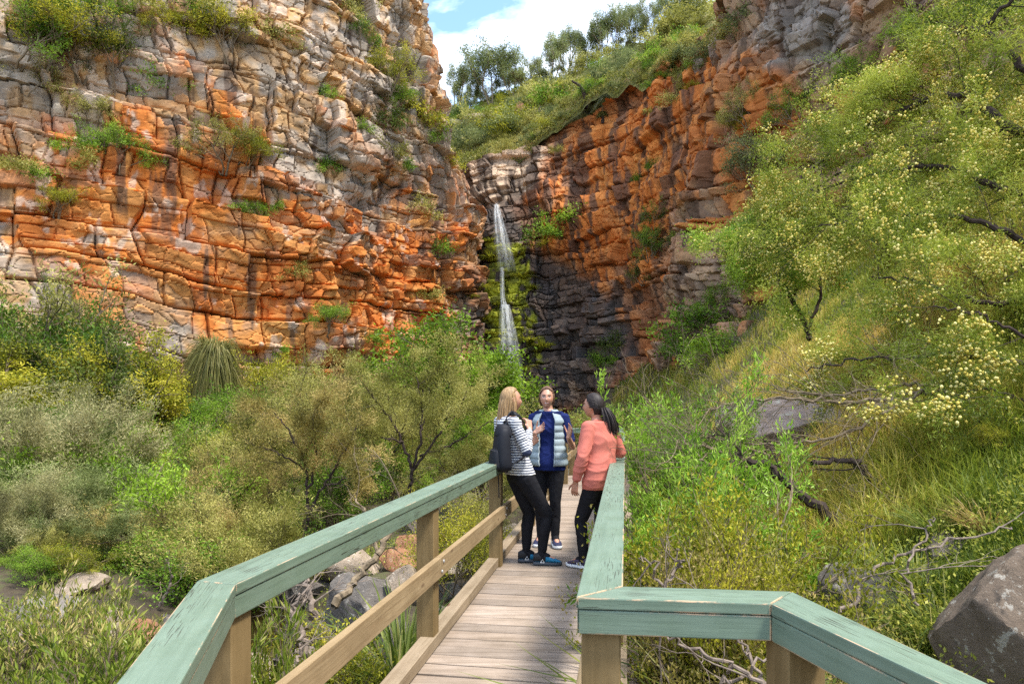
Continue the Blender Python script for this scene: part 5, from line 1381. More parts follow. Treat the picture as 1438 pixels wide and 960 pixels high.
for k in range(16):
    px = 615 + 22 * k + rng_h.uniform(-8, 8); py = 160 - (px - 615) * .36 + rng_h.uniform(-4, 14)
    lplant('hilltree' if k % 3 else 'loose', px, py, rng_h.uniform(16, 36), 'hill', 'low dull green tree filling the gaps between the taller skyline trees', 'tree', wide=rng_h.uniform(1.0, 1.8), group='low trees filling the skyline', bark=BARK, names=('trunk', 'crown'))
hit = _hit0
rng = np.random.default_rng(77)
LAB = {'green': 'small green shrub among many on the slope above the waterfall', 'olive': 'small olive shrub among many on the slope above the waterfall',
       'yellow': 'small yellow green shrub among many on the slope above the waterfall', 'hill': 'small grey green shrub among many on the slope above the waterfall'}
n = 0
for _ in range(1100):
    px = rng.uniform(600, 1065); py = rng.uniform(-20, 215)
    b = hit(px, py)
    if b is None or b[0].y < 44: continue
    ok = (b[0] - Vector((0, 0, 0)));
    p = b[0]
    if abs(p.z - float(hill_z(np.array([p.x]), np.array([p.y]))[0])) > .6: continue
    if n > 120: break
    n += 1
    m = ['green', 'olive', 'yellow', 'hill', 'hill', 'olive'][int(rng.integers(6))]
    plant('ledge', (p.x, p.y, p.z - .1), float(rng.choice([.6, .8, 1.1, 1.5])) * rng.uniform(.8, 1.2) * (.75 if p.y < 64 else 1.7), m, LAB[m], 'shrub', 'low shrubs on the slope above the falls', wide=rng.uniform(1.0, 1.6), parts=False)

rng = np.random.default_rng(5)
for px in range(640, 1000, 11):                     # shrubs along the lip of the wall
    for py in range(120, 260, 3):
        b = hit(px, py); b2 = hit(px, py + 3)
        if b and b2 and abs(b[0].z - float(hill_z(np.array([b[0].x]), np.array([b[0].y]))[0])) < 1.2 and b2[0].y < b[0].y - .2 and b[0].y > 46:
            m = ['green', 'yellow', 'olive'][int(rng.integers(3))]; p = b[0]
            plant('ledge', (p.x, p.y - .1, p.z - .35), rng.uniform(.45, .95), m, {'green': 'green', 'yellow': 'mustard', 'olive': 'olive'}[m] + ' shrub in the row on the lip of the rock wall', 'shrub', 'shrubs on the lip of the wall', wide=1.5, parts=False); break
skirt_h = lambda px, py, hpx, lab: (lambda p: (empty_gt(p, hpx * p.y / FPX, lab)))(hit(px, py)[0])
def empty_gt(p, h, lab):
    t = empty('grass_tree', (p.x, p.y, p.z - .1)); tag(t, lab, 'grass tree', 'grass trees on the slope')
    mb = MB(); mb.add(*tube([[0, 0, 0], [.06, 0, h * .3], [0, 0, h * .55]], [.16, .15, .14], 7)); mb.obj('trunk', BARKD, t)
    me = SP['skirt'][0]['meshes'][1]; o = link('skirt', me, None, t); o.location = (0, 0, h * .5); s_ = h / 3.2; o.scale = (s_ * 1.7, s_ * 1.7, s_)
    mb = MB(); mb.add(*tube([[0, 0, h * .55], [.02, 0, h], [0, 0, h * 1.15]], [.035, .04, .02], 5)); mb.obj('flower_spike', BARK, t)
skirt_h(843, 150, 42, 'grass tree with a tall flower spike on the slope edge'); skirt_h(846, 172, 24, 'short grass tree below the spiked one on the slope edge')
# ------------------------------------------------------------------ right bank
GB = 'leafy shrubs beside the right handrail'
for a in [
    ('oblong', 893, 565, 6.6, 'bright', 'bright leafy shrub touching the far right handrail', .8),
    ('oblong', 930, 548, 7.4, 'bright', 'tallest bright leafy shrub right of the coral jumper', .8),
    ('oblong', 975, 572, 7.6, 'bright', 'bright leafy shrub under the tree with dark forks', .9),
    ('oblong', 905, 645, 5.2, 'bright', 'glossy bright shrub halfway along the right handrail', .8),
    ('oblong', 960, 668, 5.6, 'bright', 'bright shrub behind the yellowish ones on the right', .9),
    ('oblong', 1030, 702, 6.0, 'bright', 'bright leafy shrub before the dark fallen branch', .7),
    ('oblong', 1110, 735, 6.0, 'green', 'green leafy shrub under the dark fallen branch', .6),
    ('small', 905, 715, 4.3, 'yellow', 'yellowish small leaved shrub against the right handrail', .75),
    ('small', 955, 735, 4.4, 'yellow', 'yellow green small leaved shrub behind the cross rail', .75),
    ('small', 1000, 760, 4.5, 'olive', 'olive small leaved shrub behind the cross rail', .6),
    ('small', 925, 778, 3.7, 'rust', 'rust tinted small leaved shrub low by the cross rail', .7),
    ('small', 995, 790, 3.8, 'yellow', 'low yellowish shrub behind the middle of the cross rail', .6),
    ('small', 1300, 640, 6.6, 'yellow', 'ferny yellow plant on the grass slope at right', 1.4),
    ('small', 1400, 640, 6.0, 'yellow', 'ferny yellow plant at the right edge above the boulder', 1.4),
    ('small', 1220, 640, 7.4, 'olive', 'olive plant beside the pinkish slab rock', 1.3),
    ('small', 1350, 590, 8.0, 'olive', 'olive plant high on the grass slope at right', 1.4)]:
    gplant(*a[:6], wide=a[6], group=GB)
for px, py, hpx, m, lab in [
    (985, 480, 55, 'green', 'green shrub on the bank beside the right cliff foot'),
    (1020, 450, 60, 'green', 'green shrub left of the tree with dark forks'),
    (965, 510, 50, 'green', 'green shrub low under the grey strata of the right cliff'),
    (1005, 510, 50, 'lime', 'fresh green shrub with pink flowers near the cliff foot'),
    (1066, 262, 80, 'hill', 'rounded grey green bush on the right cliff'),
    (1120, 180, 60, 'green', 'green bush on the slope behind the flowering tree top'),
    (1200, 130, 60, 'lime', 'bright bush high on the slope behind the flowering tree'),
    (1290, 80, 60, 'lime', 'bright bush at the top edge behind the flowering tree'),
    (1380, 60, 70, 'green', 'green bush at the top right behind the flowering tree'),
    (1150, 380, 60, 'lime', 'bright bush behind the flowering tree at mid slope'),
    (1330, 310, 70, 'yellow', 'yellow green bush on the slope behind flowering branches'),
    (1420, 270, 80, 'green', 'green bush at the right edge behind flowering branches'),
    (1240, 360, 60, 'green', 'green bush behind the middle of the flowering tree')]:
    lplant('ledge' if hpx < 60 else 'loose', px, py, hpx, m, lab, 'shrub', wide=1.1, group=GB)
GT = 'grass tufts on the right bank'
rng = np.random.default_rng(31)
for px, py, Y, m, lab in [
    (1240, 745, 5.0, 'grass', 'tall grass tuft behind the dark lichen rock'), (1290, 760, 4.6, 'grass', 'broad bladed tuft left of the big boulder'),
    (1320, 700, 5.2, 'grass', 'grass tuft above the big boulder'), (1180, 780, 4.8, 'grass', 'tuft left of the dark lichen rock'),
    (1390, 690, 4.9, 'straw', 'straw coloured tuft at the right edge'), (1270, 700, 6.0, 'straw', 'dry tuft on the grassy bank right of the fallen branch'),
    (1330, 800, 4.0, 'grass', 'green tuft against the left side of the big boulder'), (1280, 850, 3.8, 'grass', 'green tuft right of the dark lichen rock'),
    (1230, 900, 3.3, 'grass', 'tuft in front of the dark lichen rock beside the near rail'), (1320, 880, 3.5, 'grass', 'lowest tuft beside the big boulder'),
    (965, 895, 3.6, 'grass', 'tuft under the cross rail'), (1040, 905, 3.3, 'grass', 'tuft seen below the rail bend'), (1080, 880, 3.6, 'grass', 'thin tuft below the bend post')]:
    gplant('tuft', px, py, Y, m, lab, 'grass tuft', group=GT, wide=1.1)

# grass, herbs and litter nobody could count
def scatter(n, seed, region, zfun=ground_z):
    rng = np.random.default_rng(seed); px = rng.uniform(region[0], region[1], n); Y = np.exp(rng.uniform(math.log(region[2]), math.log(region[3]), n))
    X = (px - CX) * Y / FPX
    return X, Y, zfun(X, Y), rng
def blades(name, X, Y, Z, L, W, v, rng, mat, lean=.5):
    n = len(X); a = rng.uniform(0, 6.283, n); o = np.stack([np.cos(a), np.sin(a), 0 * a], -1); s = np.stack([-np.sin(a), np.cos(a), 0 * a], -1)
    P = np.stack([X, Y, Z - .02], -1); ln = (lean * rng.uniform(.2, 1.3, n))[:, None]; L = L[:, None]; W = W[:, None]
    m = P + np.array([0, 0, 1.0]) * L * .55 + o * L * ln * .25; t = P + np.array([0, 0, 1.0]) * L * (1 - .3 * ln) + o * L * ln * .9
    V = np.stack([P - s * W / 2, P + s * W / 2, m + s * W * .4, t, m - s * W * .4], 1)
    b5 = np.arange(n)[:, None] * 5; F = [b5 + np.array([[0, 1, 2, 4]]), b5 + np.array([[4, 2, 3]])]
    me = mesh_data(name, V, F); set_val(me, np.repeat(v, 5)); return link(name, me, mat)
def off_walk(X, Y):
    c = np.interp(Y, [2, 15], [-.35, 1.75]); return np.abs(X - c) > (.98 if True else 0)
X, Y, Z, rng = scatter(170000, 5, (860, 1700, 2.6, 56))
xr = np.interp(Y, _RY, _RX); k = (X > xr - .1) & off_walk(X, Y); X, Y, Z = X[k], Y[k], Z[k]
nz = fbm(X * .45, Y * .45, 70, 3); nz2 = fbm(X * 2, Y * 2, 71, 3)
L = (.10 + .36 * nz * nz2 * 2) * rng.uniform(.6, 1.3, len(X)) * (1 + .02 * Y); W = (.005 + .0009 * Y) * rng.uniform(.7, 1.3, len(X))
dry = np.exp(-(((X - 7.6) / 2.6) ** 2 + ((Y - 14) / 4.0) ** 2)) * .55
v = np.clip(.1 + 1.15 * (nz - .25) + dry + rng.uniform(-.25, .25, len(X)), 0, 1)
g1 = v > .0
o = blades('grass', X, Y, Z, L, W, v, rng, mat_leaf('bank_grass', (.08, .13, .012), (.26, .29, .03), (.60, .44, .12)), .8); tag(o, 'green and straw grass covering the right bank', 'grass', kind='stuff')
def herb(name, X, Y, Z, size, hgt, v, rng, mat):
    n = len(X); P = np.stack([X, Y, Z + hgt * rng.uniform(0, 1, n) ** .7], -1)
    D = norm(rng.normal(size=(n, 3)) + np.array([0, 0, .5]))
    me = leaf_mesh(name, P, D, size, size * .45, v, rng); return link(name, me, mat)
X, Y, Z, rng = scatter(190000, 6, (-260, 905, 3.2, 40))
xr = np.interp(Y, _RY, _RX); xl = np.interp(Y, _CY, _CXX)
k = (X < xr) & off_walk(X, Y) & (np.abs(X - xl) > 1.0) & (fbm(X * .9, Y * .9, 81, 3) > np.where(Y < 9.5, np.where(X > xl + .5, .60, .5), .36)) ; X, Y, Z = X[k], Y[k], Z[k]
nz = fbm(X * .5, Y * .5, 72, 3)
size = (.018 + .0026 * Y) * rng.uniform(.6, 1.3, len(X)); hgt = .08 + (.75 * np.clip(nz - .3, 0, 1)) * np.clip(Y / 12, .25, 1.6)
o = herb('ground_cover', X, Y, Z, size, hgt, np.clip(nz * 1.3 - .15 + rng.uniform(-.2, .2, len(X)), 0, 1), rng, mat_leaf('ground_herbs', (.06, .08, .012), (.17, .215, .028), (.38, .40, .07)))
tag(o, 'mixed green ground cover on the valley floor', 'ground cover', kind='stuff')
X, Y, Z, rng = scatter(80000, 8, (860, 1700, 2.6, 56))
xr = np.interp(Y, _RY, _RX); k = (X > xr + .3) & (fbm(X * .7, Y * .7, 83, 3) > .5); X, Y, Z = X[k], Y[k], Z[k]
nz = fbm(X * .6, Y * .6, 74, 3)
o = herb('undergrowth', X, Y, Z, (.02 + .0026 * Y) * rng.uniform(.6, 1.3, len(X)), .1 + .5 * nz, np.clip(nz + rng.uniform(-.25, .25, len(X)), 0, 1), rng, mat_leaf('bank_herbs', (.08, .11, .012), (.24, .27, .03), (.46, .43, .08)))
tag(o, 'leafy undergrowth between the grasses of the right bank', 'undergrowth', kind='stuff')
# dry grass and scrub on the hill
rng = np.random.default_rng(91); n = 110000
X = rng.uniform(-14, 34, n); s_ = rng.uniform(0, 1, n) ** 1.5 * 34; Y = np.interp(X, _WX, _WY) + s_ - .9; Z = hill_z(X, Y)
nz = fbm(X * .2, Y * .2, 75, 4); nz = np.where(s_ < 2.5, np.maximum(nz, .55), nz); Z = Z - .8 * np.clip(.9 - s_, 0, 1); k = nz > .36
o = herb('hill_scrub', X[k], Y[k], Z[k], .22 * rng.uniform(.6, 1.4, k.sum()), .15 + 1.1 * np.clip(nz[k] - .35, 0, 1), np.clip(1.3 * nz[k] - .2 + rng.uniform(-.2, .2, k.sum()), 0, 1), rng,
         mat_leaf('hill_scrub_leaves', (.06, .085, .018), (.18, .20, .035), (.42, .36, .10)))
tag(o, 'low scrub and dry grass on the hill above the falls', 'scrub', kind='stuff')

# ------------------------------------------------------------------ the flowering tree and its neighbours
def limb_tree(label, cat, name, limbs, seed, bark, leafmat, nleaf, leaf, sigma, sub, subL, ang, blossoms=0, bsize=.016, levels=2, group=None, lift=-.1, along=.9, vamp=1.0, cf=1.4, up=-.01, nch=(4, 4)):
    rng = np.random.default_rng(seed); segs, tips = [], []
    for path, r0, r1, s0 in limbs:
        P = np.array([at(*q) for q in path]); P = cat3(P, 8 * (len(P) - 1) + 1)
        P[1:-1] += rng.normal(size=P[1:-1].shape) * .014
        segs.append((P, np.linspace(r0, r1, len(P)) * (.7 if nleaf > 1000 else 1), 0))
        L = np.concatenate([[0], np.cumsum(np.linalg.norm(np.diff(P, axis=0), axis=1))]); ns = max(2, int(sub * L[-1]))
        for c in range(ns):
            t = s0 + (1 - s0) * (c + rng.uniform(0, 1)) / ns; q = np.array([np.interp(t * L[-1], L, P[:, j]) for j in range(3)])
            i = min(np.searchsorted(L, t * L[-1]), len(P) - 1); d = norm(P[i] - P[i - 1] if i else P[1] - P[0])
            e = norm(np.cross(d, rng.normal(size=3))); a = ang * rng.uniform(.5, 1.4)
            grow(rng, segs, tips, q, norm(d * math.cos(a) + e * math.sin(a)), subL * rng.uniform(.6, 1.2), max(.0045, r1 * .45), 1, levels, nch, .7, .16, up, .62, 5, .25)
    pr = from_segs(rng, segs, tips, nleaf, leaf, sigma, along, lift, vamp, 7, cf, seed, blossoms, bsize, .1)
    t = empty(name, tuple(segs[0][0][0])); tag(t, label, cat, group)
    for nm, me, m in zip(('trunk', 'crown', 'blossoms'), pr['meshes'], (bark, leafmat, BLOSSOM)):
        if nm == 'crown' and nleaf < 10: bpy.data.meshes.remove(me); continue
        o = link(nm, me, m, t); o.matrix_parent_inverse = Matrix.Translation(-t.location)
        if nm == 'blossoms': o['kind'] = 'stuff'
    return t
Xt, Yt = 8.6, 9.6; zt_ = gz(Xt, Yt)
pt = (CX + FPX * Xt / Yt, HZ - FPX * (zt_ - EYE) / Yt)
f0 = (pt[0], pt[1] + 20, Yt); f1 = (1560, 330, 9.5)
limb_tree('tall tree covered in creamy yellow flower heads over the right bank', 'tree', 'flowering_tree', [
    ([f0, f1, (1500, 215, 9.4), (1420, 180, 9.6), (1345, 135, 10), (1275, 150, 10.4), (1205, 185, 10.8), (1130, 245, 11)], .15, .02, .25),
    ([f1, (1470, 280, 9.2), (1400, 262, 9.2), (1330, 235, 9.6), (1250, 240, 10), (1160, 265, 10.4), (1090, 310, 10.6)], .09, .014, .2),
    ([(1500, 215, 9.4), (1440, 100, 9.6), (1390, 50, 10), (1350, 45, 10.3), (1310, 75, 10.6), (1275, 110, 10.8)], .09, .015, .2),
    ([f1, (1480, 360, 8.8), (1400, 320, 8.6), (1310, 300, 9), (1230, 305, 9.5), (1140, 320, 10)], .08, .012, .2),
    ([(1480, 360, 8.8), (1430, 420, 8.2), (1360, 420, 8.2), (1290, 395, 8.6), (1220, 390, 9)], .06, .012, .2),
    ([(1420, 180, 9.6), (1330, 195, 10.6), (1240, 215, 11.4), (1150, 260, 12), (1060, 320, 12.4)], .06, .014, .15),
    ([(1380, 40, 10), (1440, -20, 9.6), (1500, -60, 9.2)], .05, .02, .1),
    ([(1440, 100, 9.6), (1500, 60, 9), (1560, 20, 8.6)], .05, .02, .1),
    ], 501, BARKD, LM['wattle'], 190000, (.064, .0105), .075, 3.6, .98, .9, 16000, .0155, levels=3, nch=(4, 4, 3))
limb_tree('low flowering branches with cream heads sweeping across the right bank', 'tree', 'flowering_tree', [
    ([(1560, 560, 7.0), (1470, 520, 6.8), (1380, 500, 6.8), (1290, 500, 7), (1200, 505, 7.4), (1130, 520, 7.8)], .05, .01, .1),
    ([(1470, 520, 6.8), (1430, 470, 6.6), (1370, 440, 6.8), (1310, 430, 7.2)], .03, .01, .1),
    ([(1560, 560, 7.0), (1490, 600, 6.4), (1430, 560, 6.2), (1380, 545, 6.2)], .03, .01, .1)], 502, BARKD, LM['wattle'], 34000, (.05, .008), .05, 3.5, .7, .8, 1700, .016)
limb_tree('small tree with dark forked stems and green crown on the right bank', 'tree', 'forked_tree', [
    ([(1136, 475, 13), (1132, 455, 13), (1110, 415, 13), (1090, 380, 13), (1088, 345, 13), (1060, 315, 13)], .085, .02, .45),
    ([(1134, 462, 13), (1150, 425, 13), (1153, 385, 13), (1160, 350, 13)], .055, .02, .45),
    ([(1110, 415, 13), (1075, 385, 12.8), (1030, 365, 12.8), (1000, 350, 13)], .04, .015, .3),
    ([(1112, 418, 13), (1122, 395, 13.2), (1130, 360, 13.2), (1120, 320, 13)], .035, .015, .4),
    ([(1125, 450, 13), (1100, 440, 12.8), (1088, 430, 12.8)], .03, .012, .3)], 503, BARKD, LM['green'], 30000, (.06, .017), .09, 3.4, .62, .9, 400, .02, lift=.2, vamp=1.2)
limb_tree('largest feathery olive tree with dark forked stems left of the striped woman', 'tree', 'feathery_tree', [
    ([(575, 690, 13.4), (578, 655, 13.4), (560, 610, 13.4), (530, 565, 13.2), (515, 545, 13)], .055, .014, .4),
    ([(578, 665, 13.4), (590, 620, 13.4), (592, 570, 13.6), (585, 530, 13.6)], .045, .013, .4),
    ([(580, 660, 13.4), (610, 620, 13.3), (640, 580, 13.2), (655, 550, 13.2)], .045, .013, .4),
    ([(590, 640, 13.4), (625, 628, 13.0), (665, 605, 12.8), (690, 590, 12.8)], .035, .012, .4),
    ([(590, 600, 13.5), (610, 560, 14), (622, 525, 14.2)], .03, .012, .3),
    ([(566, 620, 13.4), (540, 615, 13), (510, 600, 12.8)], .028, .012, .3)], 701, BARKD, LM['olive'], 46000, (.058, .0125), .06, 4.2, .62, .75, levels=3, nch=(4, 4, 3), lift=.25, vamp=1.7, along=1.0, up=.04)
limb_tree('brownish feathery tree with thin dark forked trunk above the near mint rail', 'tree', 'feathery_tree', [
    ([(430, 752, 11.2), (432, 700, 11.2), (428, 650, 11.2), (405, 605, 11), (385, 580, 11)], .045, .012, .4),
    ([(431, 690, 11.2), (445, 645, 11.2), (440, 600, 11.3), (445, 565, 11.4)], .035, .012, .4),
    ([(434, 720, 11.2), (462, 670, 11.1), (485, 630, 11), (500, 600, 11)], .035, .012, .4),
    ([(428, 660, 11.2), (400, 640, 10.9), (370, 628, 10.8)], .025, .01, .3),
    ([(455, 680, 11.1), (480, 675, 10.8), (515, 655, 10.7)], .025, .01, .3)], 702, BARKD, LM['rust'], 30000, (.055, .012), .055, 4.2, .5, .75, levels=3, nch=(4, 4, 3), lift=.25, vamp=1.7, along=1.0, up=.04)
# dead branches
GD = 'bare branches on the right bank'
def dead(label, limbs, seed, sub=3.0, subL=.8, m=DEADM, levels=3):
    return limb_tree(label, 'dead branch', 'dead_branch', limbs, seed, m, LM['olive'], 4, (.01, .01), .01, sub, subL, .7, levels=levels, group=GD, nch=(3, 3, 3))
def join_dead():
    dead('dark arching branch over the pinkish slab, twigs spreading left', [
        ([(1415, 640, 7.0), (1390, 590, 7.0), (1350, 560, 7), (1300, 540, 7.1), (1240, 545, 7.2), (1170, 555, 7.2), (1090, 545, 7.2)], .034, .008, .3),
        ([(1330, 550, 7), (1270, 552, 7), (1200, 565, 6.9), (1120, 560, 6.9), (1030, 565, 6.9), (990, 580, 6.8)], .026, .007, .2),
        ([(1300, 545, 7), (1250, 575, 6.8), (1180, 610, 6.7), (1100, 622, 6.6), (1030, 620, 6.6)], .022, .006, .2)], 601, 9, .85, BARK)
    dead('dark leaning fallen branch on the grass below the slab', [
        ([(1195, 770, 6.1), (1165, 725, 6.2), (1120, 690, 6.3), (1080, 655, 6.4), (1030, 640, 6.5)], .06, .03, .3),
        ([(1240, 690, 6.6), (1215, 660, 6.6), (1190, 645, 6.6), (1140, 650, 6.6)], .04, .02, .3)], 602, 1.5, .4, BARKD)
    dead('pale grey twig tangle behind the bright shrubs on the right', [
        ([(1090, 680, 6.6), (1040, 650, 6.5), (985, 625, 6.4), (950, 620, 6.4)], .018, .006, .1),
        ([(1080, 640, 6.8), (1020, 620, 6.8), (960, 600, 6.8)], .015, .005, .1),
        ([(1060, 690, 6.2), (1000, 655, 6.1), (960, 640, 6.0)], .015, .005, .1)], 603, 11, .65, BARK)
    dead('bleached branch rising from the grass left of the big boulder', [
        ([(1180, 860, 4.0), (1240, 790, 4.2), (1330, 760, 4.2), (1420, 740, 4.2)], .012, .005, .1),
        ([(1290, 850, 3.9), (1270, 800, 4.0), (1300, 750, 4.1), (1310, 725, 4.1)], .009, .004, .2)], 604, 3, .4)
    dead('thin bare stems under the cross rail', [
        ([(1085, 975, 2.9), (1020, 930, 3.0), (960, 905, 3.1), (920, 885, 3.2)], .012, .005, .1),
        ([(1075, 960, 3.1), (1050, 915, 3.2), (1030, 890, 3.3)], .010, .004, .1),
        ([(1000, 965, 3.0), (1060, 935, 3.0), (1110, 900, 3.1)], .010, .004, .1)], 605, 4, .35)
    dead('pale crooked twigs in the small leaved shrub by the cross rail', [
        ([(935, 850, 3.3), (938, 815, 3.4), (955, 790, 3.4), (950, 770, 3.4)], .010, .004, .1),
        ([(935, 850, 3.3), (920, 800, 3.4), (900, 780, 3.4)], .008, .004, .1)], 606, 3, .25)
    dead('leaning brown stem beside the grey boulders left of the walk', [
        ([(468, 850, 6.6), (500, 815, 6.8), (530, 775, 7.0), (548, 740, 7.2), (575, 700, 7.4)], .045, .02, .5),
        ([(530, 775, 7.0), (520, 735, 7.1), (500, 700, 7.2)], .02, .01, .3)], 607, 2.5, .6, BARK)
    dead('tangle of bleached roots at the creek edge below the mint rail', [
        ([(402, 905, 5.4), (410, 870, 5.5), (420, 835, 5.6)], .035, .02, .1), ([(385, 930, 5.2), (410, 905, 5.3), (440, 900, 5.4)], .025, .01, .1),
        ([(430, 920, 5.2), (420, 880, 5.3), (400, 850, 5.5)], .03, .015, .1), ([(445, 870, 5.6), (436, 835, 5.7), (425, 800, 5.9)], .03, .02, .1),
        ([(395, 950, 5.0), (420, 925, 5.1), (425, 895, 5.2)], .02, .01, .1)], 608, 6, .3)
    dead('curved dead twig hanging over the creek left of the rail corner', [
        ([(224, 850, 8.2), (238, 825, 8.2), (240, 800, 8.2), (232, 785, 8.2)], .018, .008, .1)], 609, 2, .3)
join_dead()
b = hit(818, 150)[0]; k_ = b.y
limb_tree('black leaning snag on the slope above the orange wall', 'dead tree', 'dead_tree', [([(822, 152, k_), (822, 138, k_), (815, 122, k_), (803, 114, k_)], .22, .08, .5)], 611, BARKD, LM['olive'], 4, (.01, .01), .01, .3, .6, .7, levels=1, nch=(2,))
# overhanging sprig of leaves by the handrail
rng = np.random.default_rng(12); segs, tips = [], []
for path in ([(875, 838, 2.9), (845, 828, 2.95), (815, 832, 3.0), (800, 836, 3.0)], [(925, 620, 4.8), (902, 590, 4.9), (880, 574, 5.0)]):
    P = cat3(np.array([at(*q) for q in path]), 9); segs.append((P, np.linspace(.005, .002, 9), 2)); tips.append(P[-6:])
pr = from_segs(rng, segs, tips, 30, (.042, .012), .018, .8, .3, .6, 4, 2, 9)
t = empty('overhanging_sprig'); tag(t, 'thin leafy sprigs reaching over the right handrail', 'sprig')
link('stems', pr['meshes'][0], BARK, t); link('foliage', pr['meshes'][1], LM['bright'], t)
# ------------------------------------------------------------------ boulders
def mat_boulder(name, a, b_, lichen=(.35, .32, .265), dark=(.036, .032, .028)):
    m, nt, b = new_mat(name); v = mapping(nt)
    r = ramp(nt, [(.3, a), (.7, b_)]); nt.links.new(noise(nt, v, 2.2, 8, .7), r.inputs[0])
    l = ramp(nt, [(.60, 0.0), (.64, 1.0)]); nt.links.new(noise(nt, v, 4.5, 5, .65), l.inputs[0])
    c = mixc(nt, l.outputs[0], r.outputs[0], lichen)
    sp = ramp(nt, [(.66, 0.0), (.69, .8)]); nt.links.new(noise(nt, v, 17, 3, .6), sp.inputs[0]); c = mixc(nt, sp.outputs[0], c, lichen)
    d = ramp(nt, [(.60, 0.0), (.68, .8)]); nt.links.new(noise(nt, mapping(nt, (1, 1, 1), 'Object', (1, .5, 2)), 1.7, 6, .7), d.inputs[0])
    c = mixc(nt, d.outputs[0], c, dark)
    nt.links.new(c, b.inputs['Base Color']); b.inputs['Roughness'].default_value = .9; b.inputs['Specular IOR Level'].default_value = .2
    bump(nt, b, noise(nt, v, 14, 9, .75), .8, .035)
    return m
BO = dict(grey=mat_boulder('grey_boulder', (0.155, 0.137, 0.118), (0.291, 0.255, 0.218)), tan=mat_boulder('tan_boulder', (0.237, 0.182, 0.131), (0.400, 0.319, 0.237), (0.501, 0.428, 0.337)),
          red=mat_boulder('red_boulder', (0.237, 0.105, 0.055), (0.382, 0.200, 0.109), (0.437, 0.300, 0.200)), pink=mat_boulder('pinkish_boulder', (0.200, 0.150, 0.127), (0.328, 0.255, 0.218)),
          darkr=mat_boulder('dark_boulder', (0.082, 0.073, 0.064), (0.182, 0.159, 0.137), (0.328, 0.300, 0.255)), brown=mat_boulder('brown_boulder', (0.155, 0.113, 0.082), (0.264, 0.200, 0.146), (0.437, 0.391, 0.337)))
BO['shade'] = mat_boulder('umber_boulder', (.11, .082, .06), (.19, .145, .105), (.33, .30, .25))
BO['wet'] = mat_boulder('wet_boulder', (.03, .026, .023), (.07, .055, .045), (.09, .075, .06), (.02, .018, .016))
def boulder_mesh(seed, cuts=9, sub=5):
    rng = np.random.default_rng(seed); bm = bmesh.new(); bmesh.ops.create_icosphere(bm, subdivisions=sub, radius=1)
    me = bpy.data.meshes.new('boulder'); bm.to_mesh(me); bm.free()
    n = len(me.vertices); c = np.zeros(n * 3); me.vertices.foreach_get('co', c); c = c.reshape(-1, 3)
    for _ in range(cuts):
        d = norm(rng.normal(size=3)); h = rng.uniform(.45, .8); t = c @ d; m = t > h
        c[m] -= np.outer((t[m] - h) * .93, d)
    c = c / np.abs(c).max(0)
    nn = norm(c); f = fbm(c[:, 0] * 2 + c[:, 2], c[:, 1] * 2 - c[:, 2] * .7, seed, 5) - .5; f2 = fbm(c[:, 0] * 7 + c[:, 2] * 4, c[:, 1] * 7 - c[:, 2] * 5, seed + 3, 4) - .5
    c += nn * (f * .15 + f2 * .05)[:, None]
    me.vertices.foreach_set('co', c.ravel()); me.update(); me.shade_smooth(); me.materials.append(BO['grey'])
    try: me.set_sharp_from_angle(angle=R(32))
    except Exception: pass
    return me
BM_ = [boulder_mesh(900 + i, 8 + i) for i in range(6)]
